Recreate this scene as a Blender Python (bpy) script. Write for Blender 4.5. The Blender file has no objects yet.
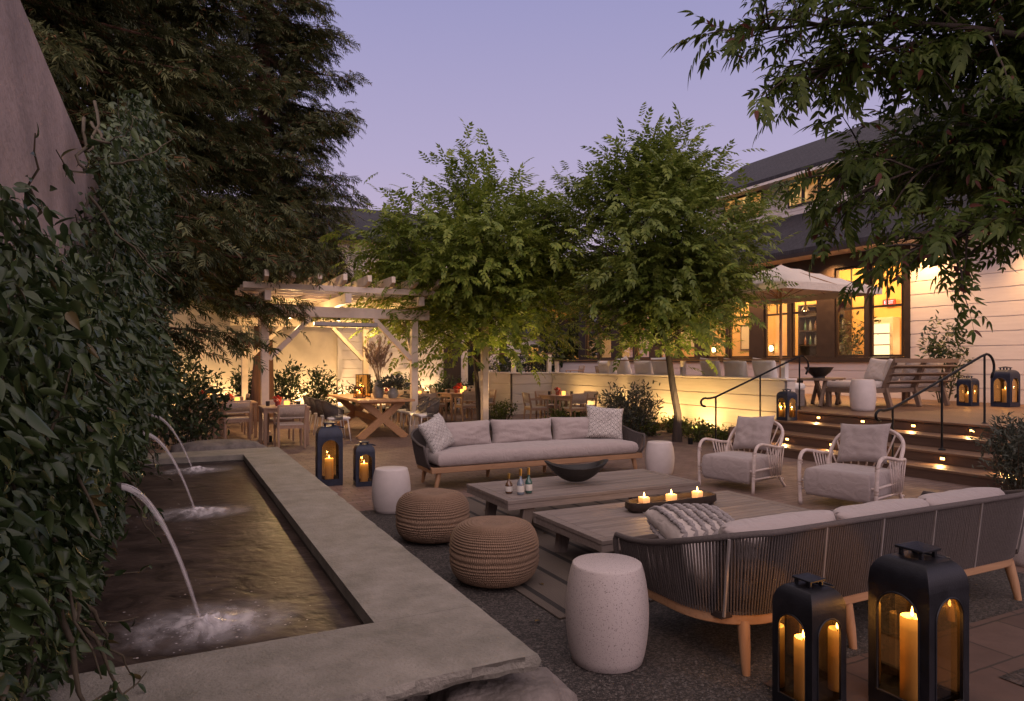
import bpy, bmesh, math, random
import numpy as np
from mathutils import Vector, Matrix, Euler, noise
random.seed(7); RNG = np.random.default_rng(11)
SC = bpy.context.scene; COL = SC.collection
R = math.radians; PI = math.pi
TH = R(26.5); CU, SU = math.cos(TH), math.sin(TH)
def G(a, b, z=0.0):                      # courtyard grid -> world
    return Vector((CU*a - SU*b, SU*a + CU*b, z))
def nz(v, s=1.0, o=0.0):
    return noise.noise(Vector((v[0]*s+o, v[1]*s+o*1.7, v[2]*s-o)))

# ------------------------------------------------------------------ materials
class NT:
    def __init__(s, name):
        s.m = bpy.data.materials.new(name); s.m.use_nodes = True
        s.t = s.m.node_tree; s.n = s.t.nodes; s.n.clear()
        s.out = s.n.new('ShaderNodeOutputMaterial')
    def add(s, typ, **kw):
        n = s.n.new(typ)
        for k, v in kw.items():
            if k in n.inputs.keys(): n.inputs[k].default_value = v
            else: setattr(n, k, v)
        return n
    def lk(s, a, b): s.t.links.new(a, b)
    def math(s, op, a, b=None, c=None):
        n = s.n.new('ShaderNodeMath'); n.operation = op
        for i, x in enumerate((a, b, c)):
            if x is None: continue
            if isinstance(x, (int, float)): n.inputs[i].default_value = x
            else: s.lk(x, n.inputs[i])
        return n.outputs[0]
    def mix(s, fac, a, b, mode='MIX'):
        n = s.n.new('ShaderNodeMix'); n.data_type = 'RGBA'; n.blend_type = mode
        for sock, x in ((n.inputs[0], fac), (n.inputs[6], a), (n.inputs[7], b)):
            if isinstance(x, (int, float)): sock.default_value = x
            elif isinstance(x, (tuple, list)): sock.default_value = (*x[:3], 1)
            else: s.lk(x, sock)
        return n.outputs[2]
    def ramp(s, fac, stops):
        n = s.n.new('ShaderNodeValToRGB'); cr = n.color_ramp
        while len(cr.elements) < len(stops): cr.elements.new(0.5)
        for e, (p, c) in zip(cr.elements, stops):
            e.position = p; e.color = (*c[:3], 1) if not isinstance(c, (int, float)) else (c, c, c, 1)
        s.lk(fac, n.inputs[0]); return n.outputs[0]
def dim(c, k): return tuple(x*k for x in c)

def M(name, col, rough=.6, var=.25, scale=6, bump=0., bscale=60, metal=0., spec=.4, tint=None, stretch=None, emit=None, estr=0, trans=0., coat=0.):
    t = NT(name); tc = t.add('ShaderNodeTexCoord'); co = tc.outputs['Object']
    if stretch:
        mp = t.add('ShaderNodeMapping'); mp.inputs['Scale'].default_value = stretch; t.lk(co, mp.inputs[0]); co = mp.outputs[0]
    p = t.add('ShaderNodeBsdfPrincipled', Roughness=rough, Metallic=metal)
    p.inputs['Specular IOR Level'].default_value = spec
    if coat: p.inputs['Coat Weight'].default_value = coat
    n = t.add('ShaderNodeTexNoise', Scale=scale, Detail=6.0, Roughness=.62); t.lk(co, n.inputs['Vector'])
    f = t.ramp(n.outputs[0], [(.3, 0.), (.7, 1.)])
    c = t.mix(f, dim(col, 1-var), tint if tint else dim(col, 1+var)); t.lk(c, p.inputs['Base Color'])
    rr = t.math('MULTIPLY_ADD', n.outputs[0], .3, rough-.15); t.lk(rr, p.inputs['Roughness'])
    if bump:
        n2 = t.add('ShaderNodeTexNoise', Scale=bscale, Detail=4.0); t.lk(co, n2.inputs['Vector'])
        b = t.add('ShaderNodeBump', Strength=bump, Distance=.02); t.lk(n2.outputs[0], b.inputs['Height']); t.lk(b.outputs[0], p.inputs['Normal'])
    if emit: p.inputs['Emission Color'].default_value = (*emit, 1); p.inputs['Emission Strength'].default_value = estr
    t.lk(p.outputs[0], t.out.inputs[0]); return t.m

def leaf_mat(name, c1, c2, rough=.45, trans=.25, spec=.4, brown=None, bfrac=.02):
    t = NT(name); g = t.add('ShaderNodeNewGeometry'); r = g.outputs['Random Per Island']
    c = t.mix(r, c1, c2)
    tc = t.add('ShaderNodeTexCoord'); n = t.add('ShaderNodeTexNoise', Scale=1.3, Detail=3.0); t.lk(tc.outputs['Object'], n.inputs['Vector'])
    c = t.mix(t.ramp(n.outputs[0], [(.35, 0.), (.65, .6)]), c, dim(c1, .6))
    if brown:
        r2 = t.math('FRACT', t.math('MULTIPLY', r, 37.3))
        c = t.mix(t.math('LESS_THAN', r2, bfrac), c, brown)
    p = t.add('ShaderNodeBsdfPrincipled', Roughness=rough); p.inputs['Specular IOR Level'].default_value = spec
    t.lk(c, p.inputs['Base Color'])
    tr = t.add('ShaderNodeBsdfTranslucent'); t.lk(t.mix(.5, c, (.25, .3, .03), 'MULTIPLY') if False else c, tr.inputs[0])
    ms = t.add('ShaderNodeMixShader'); ms.inputs[0].default_value = trans
    t.lk(p.outputs[0], ms.inputs[1]); t.lk(tr.outputs[0], ms.inputs[2]); t.lk(ms.outputs[0], t.out.inputs[0]); return t.m

def wood_mat(name, c1, c2, rough=.55, axis=0, scale=3.0, bump=.25):
    t = NT(name); tc = t.add('ShaderNodeTexCoord'); mp = t.add('ShaderNodeMapping')
    sc = [14, 14, 14]; sc[axis] = 1.0; mp.inputs['Scale'].default_value = sc
    t.lk(tc.outputs['Object'], mp.inputs[0])
    n = t.add('ShaderNodeTexNoise', Scale=scale, Detail=8.0, Roughness=.7, Distortion=.6); t.lk(mp.outputs[0], n.inputs['Vector'])
    g = t.add('ShaderNodeNewGeometry')
    c = t.mix(t.ramp(n.outputs[0], [(.3, 0.), (.72, 1.)]), c1, c2)
    v = t.math('MULTIPLY_ADD', g.outputs['Random Per Island'], .45, .75)
    c = t.mix(1.0, c, t.ramp(v, [(0, 0.), (1, 1.)]), 'MULTIPLY')
    p = t.add('ShaderNodeBsdfPrincipled', Roughness=rough); t.lk(c, p.inputs['Base Color'])
    b = t.add('ShaderNodeBump', Strength=bump, Distance=.01); t.lk(n.outputs[0], b.inputs['Height']); t.lk(b.outputs[0], p.inputs['Normal'])
    t.lk(p.outputs[0], t.out.inputs[0]); return t.m

def emit_mat(name, col, s):
    t = NT(name); e = t.add('ShaderNodeEmission', Strength=s); e.inputs[0].default_value = (*col, 1)
    t.lk(e.outputs[0], t.out.inputs[0]); return t.m

def winlit_mat(name):
    t = NT(name); tc = t.add('ShaderNodeTexCoord'); n = t.add('ShaderNodeTexNoise', Scale=2.3, Detail=5.0, Distortion=.7); t.lk(tc.outputs['Object'], n.inputs['Vector'])
    c = t.ramp(n.outputs[0], [(.3, (.22, .08, .015)), (.5, (.62, .28, .07)), (.7, (1., .58, .20))])
    e = t.add('ShaderNodeEmission', Strength=.95); t.lk(c, e.inputs[0]); g = t.add('ShaderNodeBsdfGlossy', Roughness=.05); m_ = t.add('ShaderNodeMixShader'); m_.inputs[0].default_value = .08
    t.lk(e.outputs[0], m_.inputs[1]); t.lk(g.outputs[0], m_.inputs[2]); t.lk(m_.outputs[0], t.out.inputs[0]); return t.m
def glass_mat(name, tint, gloss=.12, rough=.02, gl2=.8):
    t = NT(name); a = t.add('ShaderNodeBsdfTransparent'); a.inputs[0].default_value = (*tint, 1)
    g = t.add('ShaderNodeBsdfGlossy', Roughness=rough); f = t.add('ShaderNodeFresnel', IOR=1.5)
    ms = t.add('ShaderNodeMixShader'); t.lk(t.math('MULTIPLY_ADD', f.outputs[0], gl2, gloss), ms.inputs[0])
    t.lk(a.outputs[0], ms.inputs[1]); t.lk(g.outputs[0], ms.inputs[2]); t.lk(ms.outputs[0], t.out.inputs[0]); return t.m

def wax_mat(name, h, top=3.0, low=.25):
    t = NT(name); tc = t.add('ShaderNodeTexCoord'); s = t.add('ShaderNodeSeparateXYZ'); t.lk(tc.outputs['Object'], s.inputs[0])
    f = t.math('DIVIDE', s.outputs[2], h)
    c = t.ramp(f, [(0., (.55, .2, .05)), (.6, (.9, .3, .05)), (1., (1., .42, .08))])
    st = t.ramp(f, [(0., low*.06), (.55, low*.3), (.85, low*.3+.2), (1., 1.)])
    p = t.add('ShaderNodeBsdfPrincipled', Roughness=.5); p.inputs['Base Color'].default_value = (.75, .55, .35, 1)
    t.lk(c, p.inputs['Emission Color']); t.lk(t.math('MULTIPLY', st, top*.28), p.inputs['Emission Strength'])  # flame light through the wax painted in as emission, fading downward
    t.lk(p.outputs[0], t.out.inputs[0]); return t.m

def fabric_mat(name, col, weave=420, bump=.18, var=.06):
    t = NT(name); tc = t.add('ShaderNodeTexCoord'); co = tc.outputs['Object']
    n = t.add('ShaderNodeTexNoise', Scale=weave, Detail=2.0); t.lk(co, n.inputs['Vector'])
    n2 = t.add('ShaderNodeTexNoise', Scale=5.0, Detail=4.0); t.lk(co, n2.inputs['Vector'])
    c = t.mix(n.outputs[0], dim(col, .8), dim(col, 1.18)); c = t.mix(t.math('MULTIPLY', n2.outputs[0], .35), c, dim(col, .72))
    p = t.add('ShaderNodeBsdfPrincipled', Roughness=.92); p.inputs['Specular IOR Level'].default_value = .15
    p.inputs['Sheen Weight'].default_value = .25
    t.lk(c, p.inputs['Base Color'])
    b2 = t.add('ShaderNodeBump', Strength=.6, Distance=.03); n3 = t.add('ShaderNodeTexNoise', Scale=9.0, Detail=3.0, Distortion=.8); t.lk(co, n3.inputs['Vector']); t.lk(n3.outputs[0], b2.inputs['Height'])
    b = t.add('ShaderNodeBump', Strength=bump, Distance=.004); t.lk(n.outputs[0], b.inputs['Height']); t.lk(b2.outputs[0], b.inputs['Normal']); t.lk(b.outputs[0], p.inputs['Normal'])
    t.lk(p.outputs[0], t.out.inputs[0]); return t.m

def zigzag_mat(name, c1, c2, k=11., wob=.7):
    t = NT(name); tc = t.add('ShaderNodeTexCoord'); s = t.add('ShaderNodeSeparateXYZ'); t.lk(tc.outputs['Object'], s.inputs[0])
    zx = t.math('PINGPONG', t.math('MULTIPLY', s.outputs[0], k), .5)
    n = t.add('ShaderNodeTexNoise', Scale=45.0, Detail=3.0); t.lk(tc.outputs['Object'], n.inputs['Vector'])
    zz = t.math('PINGPONG', t.math('ADD', t.math('MULTIPLY', s.outputs[2], k*1.35), t.math('MULTIPLY', n.outputs[0], .5)), .5)
    d = t.math('ABSOLUTE', t.math('SUBTRACT', zx, zz))
    lines = t.math('SINE', t.math('MULTIPLY', t.math('ADD', zx, zz), 22.))
    f = t.math('ADD', t.math('MULTIPLY', t.math('GREATER_THAN', lines, .1), .75), t.math('MULTIPLY', t.math('LESS_THAN', d, .09), .25))
    c = t.mix(f, c1, c2)
    p = t.add('ShaderNodeBsdfPrincipled', Roughness=.95); t.lk(c, p.inputs['Base Color'])
    b = t.add('ShaderNodeBump', Strength=.3, Distance=.004); n2 = t.add('ShaderNodeTexNoise', Scale=300.0); t.lk(tc.outputs['Object'], n2.inputs['Vector']); t.lk(n2.outputs[0], b.inputs['Height']); t.lk(b.outputs[0], p.inputs['Normal'])
    t.lk(p.outputs[0], t.out.inputs[0]); return t.m

def terrazzo_mat(name, col, spot, scale=165, thr=.35):
    t = NT(name); tc = t.add('ShaderNodeTexCoord'); co = tc.outputs['Object']
    v = t.add('ShaderNodeTexNoise', Scale=scale, Detail=2.0, Roughness=.6); t.lk(co, v.inputs['Vector'])
    n2 = t.add('ShaderNodeTexNoise', Scale=4.0, Detail=5.0); t.lk(co, n2.inputs['Vector'])
    f = t.ramp(v.outputs[0], [(thr, 1.), (thr+.05, 0.)])
    c = t.mix(f, t.mix(n2.outputs[0], dim(col, .86), dim(col, 1.1)), spot)
    p = t.add('ShaderNodeBsdfPrincipled', Roughness=.55); t.lk(c, p.inputs['Base Color'])
    b = t.add('ShaderNodeBump', Strength=.35, Distance=.004, invert=True); t.lk(f, b.inputs['Height']); t.lk(b.outputs[0], p.inputs['Normal'])
    t.lk(p.outputs[0], t.out.inputs[0]); return t.m

def weave_mat(name, col, sc=(1, 1, 1), bands=60., dark=.45, kind='Z'):
    t = NT(name); tc = t.add('ShaderNodeTexCoord'); co = tc.outputs['Object']
    s = t.add('ShaderNodeSeparateXYZ'); t.lk(co, s.inputs[0])
    ang = t.math('ARCTAN2', s.outputs[1], s.outputs[0])
    a = t.math('SINE', t.math('ADD', t.math('MULTIPLY', ang, bands), t.math('MULTIPLY', t.math('FRACT', t.math('MULTIPLY', t.math('SINE', t.math('MULTIPLY', t.math('FLOOR', t.math('MULTIPLY', s.outputs[2], 66.)), 12.99)), 437.5)), 6.28)))
    n = t.add('ShaderNodeTexNoise', Scale=30.0, Detail=5.0); t.lk(co, n.inputs['Vector'])
    c = t.mix(t.math('MULTIPLY_ADD', a, .3, .5), dim(col, dark), dim(col, 1.15)); c = t.mix(t.math('MULTIPLY', n.outputs[0], .6), c, dim(col, .55))
    p = t.add('ShaderNodeBsdfPrincipled', Roughness=.85); t.lk(c, p.inputs['Base Color'])
    b = t.add('ShaderNodeBump', Strength=.5, Distance=.008); t.lk(t.math('ADD', a, n.outputs[0]), b.inputs['Height']); t.lk(b.outputs[0], p.inputs['Normal'])
    t.lk(p.outputs[0], t.out.inputs[0]); return t.m

def brick_mat(name, c1, c2, mortar, scale, rot, bw=.5, rh=.25, ms=.012, bump=.4, rough=.75):
    t = NT(name); tc = t.add('ShaderNodeTexCoord'); mp = t.add('ShaderNodeMapping'); mp.inputs['Rotation'].default_value = (0, 0, rot)
    t.lk(tc.outputs['Object'], mp.inputs[0])
    nw = t.add('ShaderNodeTexNoise', Scale=7.0, Detail=3.0); t.lk(mp.outputs[0], nw.inputs['Vector'])
    wv = t.add('ShaderNodeVectorMath', operation='MULTIPLY_ADD'); t.lk(nw.outputs[1], wv.inputs[0]); wv.inputs[1].default_value = (.02, .02, 0); t.lk(mp.outputs[0], wv.inputs[2])
    br = t.add('ShaderNodeTexBrick', Scale=scale); t.lk(wv.outputs[0], br.inputs['Vector'])
    br.inputs['Color1'].default_value = (*c1, 1); br.inputs['Color2'].default_value = (*c2, 1); br.inputs['Mortar'].default_value = (*mortar, 1)
    br.inputs['Brick Width'].default_value = bw; br.inputs['Row Height'].default_value = rh; br.inputs['Mortar Size'].default_value = ms
    n = t.add('ShaderNodeTexNoise', Scale=3.5, Detail=8.0, Roughness=.7); t.lk(mp.outputs[0], n.inputs['Vector'])
    c = t.mix(t.ramp(n.outputs[0], [(.3, .0), (.75, .6)]), br.outputs[0], dim(c1, .45))
    p = t.add('ShaderNodeBsdfPrincipled', Roughness=rough); t.lk(c, p.inputs['Base Color'])
    b = t.add('ShaderNodeBump', Strength=bump, Distance=.01, invert=True); t.lk(br.outputs['Fac'], b.inputs['Height'])
    b2 = t.add('ShaderNodeBump', Strength=.25, Distance=.01); t.lk(n.outputs[0], b2.inputs['Height']); t.lk(b2.outputs[0], b.inputs['Normal']); t.lk(b.outputs[0], p.inputs['Normal'])
    t.lk(p.outputs[0], t.out.inputs[0]); return t.m

def gravel_mat(name, c1, c2, scale=95):
    t = NT(name); tc = t.add('ShaderNodeTexCoord'); co = tc.outputs['Object']
    v = t.add('ShaderNodeTexVoronoi', Scale=scale); t.lk(co, v.inputs['Vector'])
    s = t.add('ShaderNodeSeparateColor'); t.lk(v.outputs['Color'], s.inputs[0])
    n = t.add('ShaderNodeTexNoise', Scale=1.2, Detail=6.0); t.lk(co, n.inputs['Vector'])
    c = t.mix(t.math('POWER', s.outputs[0], 2.2), c1, c2); c = t.mix(t.math('MULTIPLY', n.outputs[0], .55), c, dim(c1, .5))
    p = t.add('ShaderNodeBsdfPrincipled', Roughness=.85); t.lk(c, p.inputs['Base Color'])
    b = t.add('ShaderNodeBump', Strength=.9, Distance=.012, invert=True); t.lk(v.outputs['Distance'], b.inputs['Height']); t.lk(b.outputs[0], p.inputs['Normal'])
    t.lk(p.outputs[0], t.out.inputs[0]); return t.m

def rug_mat(name):
    t = NT(name); tc = t.add('ShaderNodeTexCoord'); s = t.add('ShaderNodeSeparateXYZ'); t.lk(tc.outputs['Object'], s.inputs[0])
    st = t.math('FRACT', t.math('MULTIPLY', s.outputs[0], 3.4))
    dk = t.math('GREATER_THAN', st, .84)
    ch = t.math('SINE', t.math('MULTIPLY', t.math('ADD', t.math('PINGPONG', t.math('MULTIPLY', s.outputs[0], 40.), .5), t.math('MULTIPLY', s.outputs[1], 60.)), 6.28))
    c = t.mix(t.math('MULTIPLY_ADD', ch, .35, .5), (.07, .055, .045), (.165, .135, .115)); c = t.mix(dk, c, (.014, .013, .014))
    n = t.add('ShaderNodeTexNoise', Scale=4.0, Detail=4.0); t.lk(tc.outputs['Object'], n.inputs['Vector'])
    c = t.mix(t.math('MULTIPLY', n.outputs[0], .5), c, (.05, .04, .035))
    p = t.add('ShaderNodeBsdfPrincipled', Roughness=.95); t.lk(c, p.inputs['Base Color'])
    b = t.add('ShaderNodeBump', Strength=.4, Distance=.005); t.lk(ch, b.inputs['Height']); t.lk(b.outputs[0], p.inputs['Normal'])
    t.lk(p.outputs[0], t.out.inputs[0]); return t.m

def water_mat(name):
    t = NT(name); tc = t.add('ShaderNodeTexCoord'); mp = t.add('ShaderNodeMapping'); mp.inputs['Scale'].default_value = (1.3, 1.5, 1)
    mp.inputs['Rotation'].default_value = (0, 0, 0)
    t.lk(tc.outputs['Object'], mp.inputs[0])
    n = t.add('ShaderNodeTexNoise', Scale=3.2, Detail=6.0, Distortion=1.2); t.lk(mp.outputs[0], n.inputs['Vector'])
    n2 = t.add('ShaderNodeTexNoise', Scale=11.0, Detail=4.0); t.lk(mp.outputs[0], n2.inputs['Vector'])
    c = t.mix(t.ramp(n.outputs[0], [(.3, 0.), (.7, 1.)]), (.024, .017, .015), (.085, .062, .052))
    p = t.add('ShaderNodeBsdfPrincipled', Roughness=.38, IOR=1.33); t.lk(c, p.inputs['Base Color'])
    p.inputs['Specular IOR Level'].default_value = .2
    b = t.add('ShaderNodeBump', Strength=.3, Distance=.03); t.lk(t.math('ADD', n.outputs[0], t.math('MULTIPLY', n2.outputs[0], .5)), b.inputs['Height']); t.lk(b.outputs[0], p.inputs['Normal'])
    t.lk(p.outputs[0], t.out.inputs[0]); return t.m

def jet_mat(name, alpha=.5, stretch=(40, 40, 2), soft=False, rad=.3):
    t = NT(name); tc = t.add('ShaderNodeTexCoord'); mp = t.add('ShaderNodeMapping'); mp.inputs['Scale'].default_value = stretch
    t.lk(tc.outputs['Object'], mp.inputs[0])
    n = t.add('ShaderNodeTexNoise', Scale=1.0, Detail=4.0, Roughness=.65, Distortion=.4); t.lk(mp.outputs[0], n.inputs['Vector'])
    d = t.add('ShaderNodeBsdfPrincipled', Roughness=.25); d.inputs['Base Color'].default_value = (.85, .8, .82, 1)
    tr = t.add('ShaderNodeBsdfTransparent')
    f = t.ramp(n.outputs[0], [(.38, .08), (.68, 1.)])
    if soft:
        s = t.add('ShaderNodeSeparateXYZ'); t.lk(tc.outputs['Object'], s.inputs[0])
        q = t.math('DIVIDE', t.math('SQRT', t.math('ADD', t.math('POWER', t.math('MULTIPLY', s.outputs[0], .75), 2.), t.math('POWER', s.outputs[1], 2.))), rad)
        fall = t.ramp(q, [(.05, 1.), (.45, .5), (1., 0.)])
        f = t.math('MULTIPLY', t.math('ADD', f, t.math('MULTIPLY', fall, .25)), fall)
    ms = t.add('ShaderNodeMixShader'); t.lk(t.math('MULTIPLY', f, alpha), ms.inputs[0])
    t.lk(tr.outputs[0], ms.inputs[1]); t.lk(d.outputs[0], ms.inputs[2]); t.lk(ms.outputs[0], t.out.inputs[0]); return t.m

MT = dict(
 stone=M('coping_stone', (.235, .22, .185), .72, .30, 5.5, .45, 70, tint=(.30, .275, .24)),
 rockface=M('split_rock', (.19, .165, .15), .85, .35, 9, .8, 40),
 boulder=M('boulder_stone', (.16, .14, .13), .85, .4, 6, .8, 25),
 basin=M('basin_stone', (.06, .05, .045), .7, .3, 8, .4, 40),
 concrete=M('wall_concrete', (.30, .235, .225), .85, .3, 2.2, .35, 30),
 gravel=gravel_mat('dark_gravel', (.026, .023, .022), (.15, .125, .115)),
 lava=gravel_mat('lava_mulch', (.02, .016, .014), (.10, .07, .06), 45),
 brick=brick_mat('brick_pavers', (.17, .105, .085), (.24, .165, .14), (.06, .05, .045), 2.4, -TH),
 flag=brick_mat('stone_pavers', (.085, .052, .042), (.12, .076, .062), (.03, .024, .02), 1.15, -TH, .55, .4, .008, .35),
 rope=M('dark_rope', (.085, .07, .068), .8, .3, 120, .4, 400),
 strut=M('pale_metal', (.32, .29, .28), .45, .1, 10, metal=.5),
 teak=wood_mat('teak_warm', (.27, .145, .075), (.40, .23, .125)),
 teakv=wood_mat('teak_upright', (.27, .145, .075), (.40, .23, .125), axis=2),
 teakg=wood_mat('teak_grey', (.155, .125, .112), (.27, .225, .205), .6),
 teakgv=wood_mat('teak_grey_upright', (.155, .125, .112), (.25, .205, .185), .6, axis=2),
 teakd=wood_mat('teak_brown', (.12, .078, .055), (.21, .145, .105), .6), teakdv=wood_mat('teak_brown_upright', (.12, .078, .055), (.20, .135, .10), .6, axis=2),
 deckw=wood_mat('deck_wood', (.105, .058, .036), (.18, .105, .066), .5, axis=1),
 stepw=wood_mat('step_wood', (.065, .036, .027), (.11, .065, .046), .5, axis=1),
 farm=wood_mat('farm_wood', (.40, .20, .085), (.55, .31, .15), .5, axis=1),
 dinew=wood_mat('dining_wood', (.28, .17, .11), (.40, .26, .18), .55, axis=2),
 fabric=fabric_mat('grey_fabric', (.37, .315, .305)),
 cream=fabric_mat('cream_fabric', (.50, .44, .41)),
 white=fabric_mat('white_fabric', (.80, .76, .73)),
 slub=zigzag_mat('zigzag_fabric', (.60, .55, .52), (.11, .10, .10)),
 slub2=zigzag_mat('ikat_fabric', (.58, .54, .52), (.15, .14, .14), 14.),
 braid=fabric_mat('braided_wool', (.27, .24, .24), 90, .8),
 terrazzo=terrazzo_mat('speckled_concrete', (.46, .40, .39), (.17, .145, .14)),
 plaster=M('white_drum', (.52, .465, .455), .6, .08, 5, .1, 60),
 pouf=weave_mat('pouf_jute', (.33, .215, .145), bands=130.),
 rattan=M('whitewashed_rattan', (.56, .47, .44), .55, .22, 14, .2, 60),
 binding=M('rattan_binding', (.42, .33, .29), .6, .3, 60, .4, 200),
 blackmet=M('black_metal', (.009, .009, .013), .42, .35, 12, .12, 150, metal=.3, spec=.5),
 bluemet=M('blue_black_metal', (.022, .027, .048), .45, .3, 12, .1, 120, metal=.2),
 rail=M('rail_metal', (.012, .012, .014), .4, .2, 20, metal=.6),
 glow_glass=glass_mat('lantern_glass', (.87, .70, .42), .05),
 glass=glass_mat('window_glass', (.97, .97, .97), .03, .02, .3),
 bowl=M('charred_wood', (.018, .016, .016), .45, .4, 9, .3, 40, stretch=(1, 5, 5)),
 tray=M('dark_tray_wood', (.03, .018, .013), .5, .4, 8, .3, 40, stretch=(1, 6, 6)),
 flame=emit_mat('flame', (1., .55, .16), 26.),
 wick=M('wick', (.01, .01, .01), .9),
 wax=wax_mat('wax_pillar', .3, 4.), waxs=wax_mat('wax_cube', .06, 5.5, 2.),
 votive=emit_mat('votive_glow', (1., .40, .07), 3.2),
 sidingw=M('white_siding', (.66, .60, .58), .6, .06, 3, .06, 30, stretch=(.6, .6, 6)),
 sidingt=M('terrace_siding', (.52, .47, .43), .6, .07, 3, .06, 30, stretch=(.6, .6, 6)),
 plasterw=M('cream_plaster', (.58, .50, .42), .75, .08, 3, .1, 40),
 shingle=brick_mat('dark_shingles', (.028, .027, .036), (.045, .043, .055), (.012, .012, .015), 3.2, -TH, .5, .25, .02, .5, .9),
 trim=M('dark_trim', (.030, .020, .017), .5, .2, 6),
 whitetrim=M('white_trim', (.66, .61, .58), .55, .08, 4),
 pergola=M('pergola_paint', (.66, .55, .45), .55, .1, 5, .1, 40),
 interior=M('interior_wall', (.66, .42, .17), .8, .08, 2),
 inceil=M('interior_ceiling', (.6, .45, .28), .8, .05, 2),
 bark=M('bark', (.05, .036, .03), .9, .45, 9, .9, 22, stretch=(1, 1, .25)),
 rbark=M('redwood_bark', (.12, .06, .04), .9, .5, 9, .9, 18, stretch=(1, 1, .12)),
 stem=M('green_stem', (.07, .055, .035), .8, .3, 20),
 umb=fabric_mat('umbrella_canvas', (.66, .58, .50), 300),
 vine=leaf_mat('vine_leaf', (.018, .038, .012), (.085, .12, .042), .38, .14, .42, (.10, .075, .03), .015),
 redw=leaf_mat('redwood_needles', (.045, .062, .024), (.18, .185, .075), .6, .25, .3, (.16, .08, .035), .07),
 pist=leaf_mat('pistache_leaf', (.12, .185, .025), (.34, .39, .075), .45, .38, .35),
 pist2=leaf_mat('pistache_leaf_dark', (.10, .155, .026), (.28, .325, .07), .45, .36, .35),
 near=leaf_mat('near_leaf', (.045, .078, .014), (.135, .17, .04), .5, .36, .22, (.10, .035, .025), .035),
 shrub=leaf_mat('shrub_leaf', (.022, .040, .016), (.07, .095, .04), .45, .2, .4),
 olive=leaf_mat('olive_leaf', (.05, .062, .045), (.12, .13, .10), .5, .15, .4),
 cover=leaf_mat('ground_cover_leaf', (.05, .075, .012), (.14, .16, .03), .5, .25, .3),
 pampas=leaf_mat('pampas_plume', (.32, .21, .13), (.5, .36, .25), .9, .3, .1),
 pot=M('vase_ceramic', (.20, .20, .185), .5, .3, 8, .2, 40),
 flower=leaf_mat('red_flower', (.35, .03, .03), (.55, .10, .06), .6, .2, .2),
 cup=M('dark_ceramic', (.03, .025, .024), .35, .2, 10),
 redpot=M('red_pot', (.22, .035, .03), .4, .2, 10),
 shell=M('dark_woven_shell', (.10, .085, .08), .75, .35, 60, .4, 200),
 pale=M('pale_weave', (.52, .43, .37), .8, .2, 80, .4, 250),
 whitemet=M('white_metal', (.68, .64, .62), .4, .05, 8),
 step_glow=emit_mat('step_lamp_glow', (1., .50, .14), 9.),
 lamp=emit_mat('lamp_glow', (1., .62, .25), 9.),
 cabglow=emit_mat('cabinet_glow', (1., .68, .34), 2.2),
 lampw=emit_mat('sconce_glow', (1., .66, .30), 20.),
 winlit=winlit_mat('lit_window'),
 exitred=M('sign_red', (.5, .03, .03), .4, .05, 5, emit=(1., .06, .04), estr=.5),
 exitw=emit_mat('sign_letters', (1., .8, .75), 2.),
 bottle_g=M('green_glass', (.03, .09, .075), .08, .1, 5, spec=.8, coat=.5),
 bottle_b=M('brown_glass', (.10, .045, .02), .08, .1, 5, spec=.8, coat=.5),
 bottle_c=M('blue_glass', (.16, .19, .24), .08, .1, 5, spec=.8, coat=.5),
 label=M('paper_label', (.55, .52, .48), .7, .1, 30),
 gold=M('gold_foil', (.55, .33, .09), .3, .1, 10, metal=.9),
 rug=rug_mat('striped_rug'), water=water_mat('pool_water'),
 bubble=M('bubble_white', (.42, .38, .38), .25, .2, 30),
 jet=jet_mat('falling_water', .62, (.6, 110, .6)), splash=jet_mat('white_foam', 1.0, (9, 5, 9), True, .34),
 fallen=leaf_mat('fallen_leaf', (.09, .05, .02), (.18, .12, .04), .7, .1, .2),
 pebbles=M('pebbles', (.10, .09, .085), .8, .5, 30),
 grass=leaf_mat('grass_blade', (.03, .045, .02), (.08, .10, .05), .6, .2, .3),
)

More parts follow.
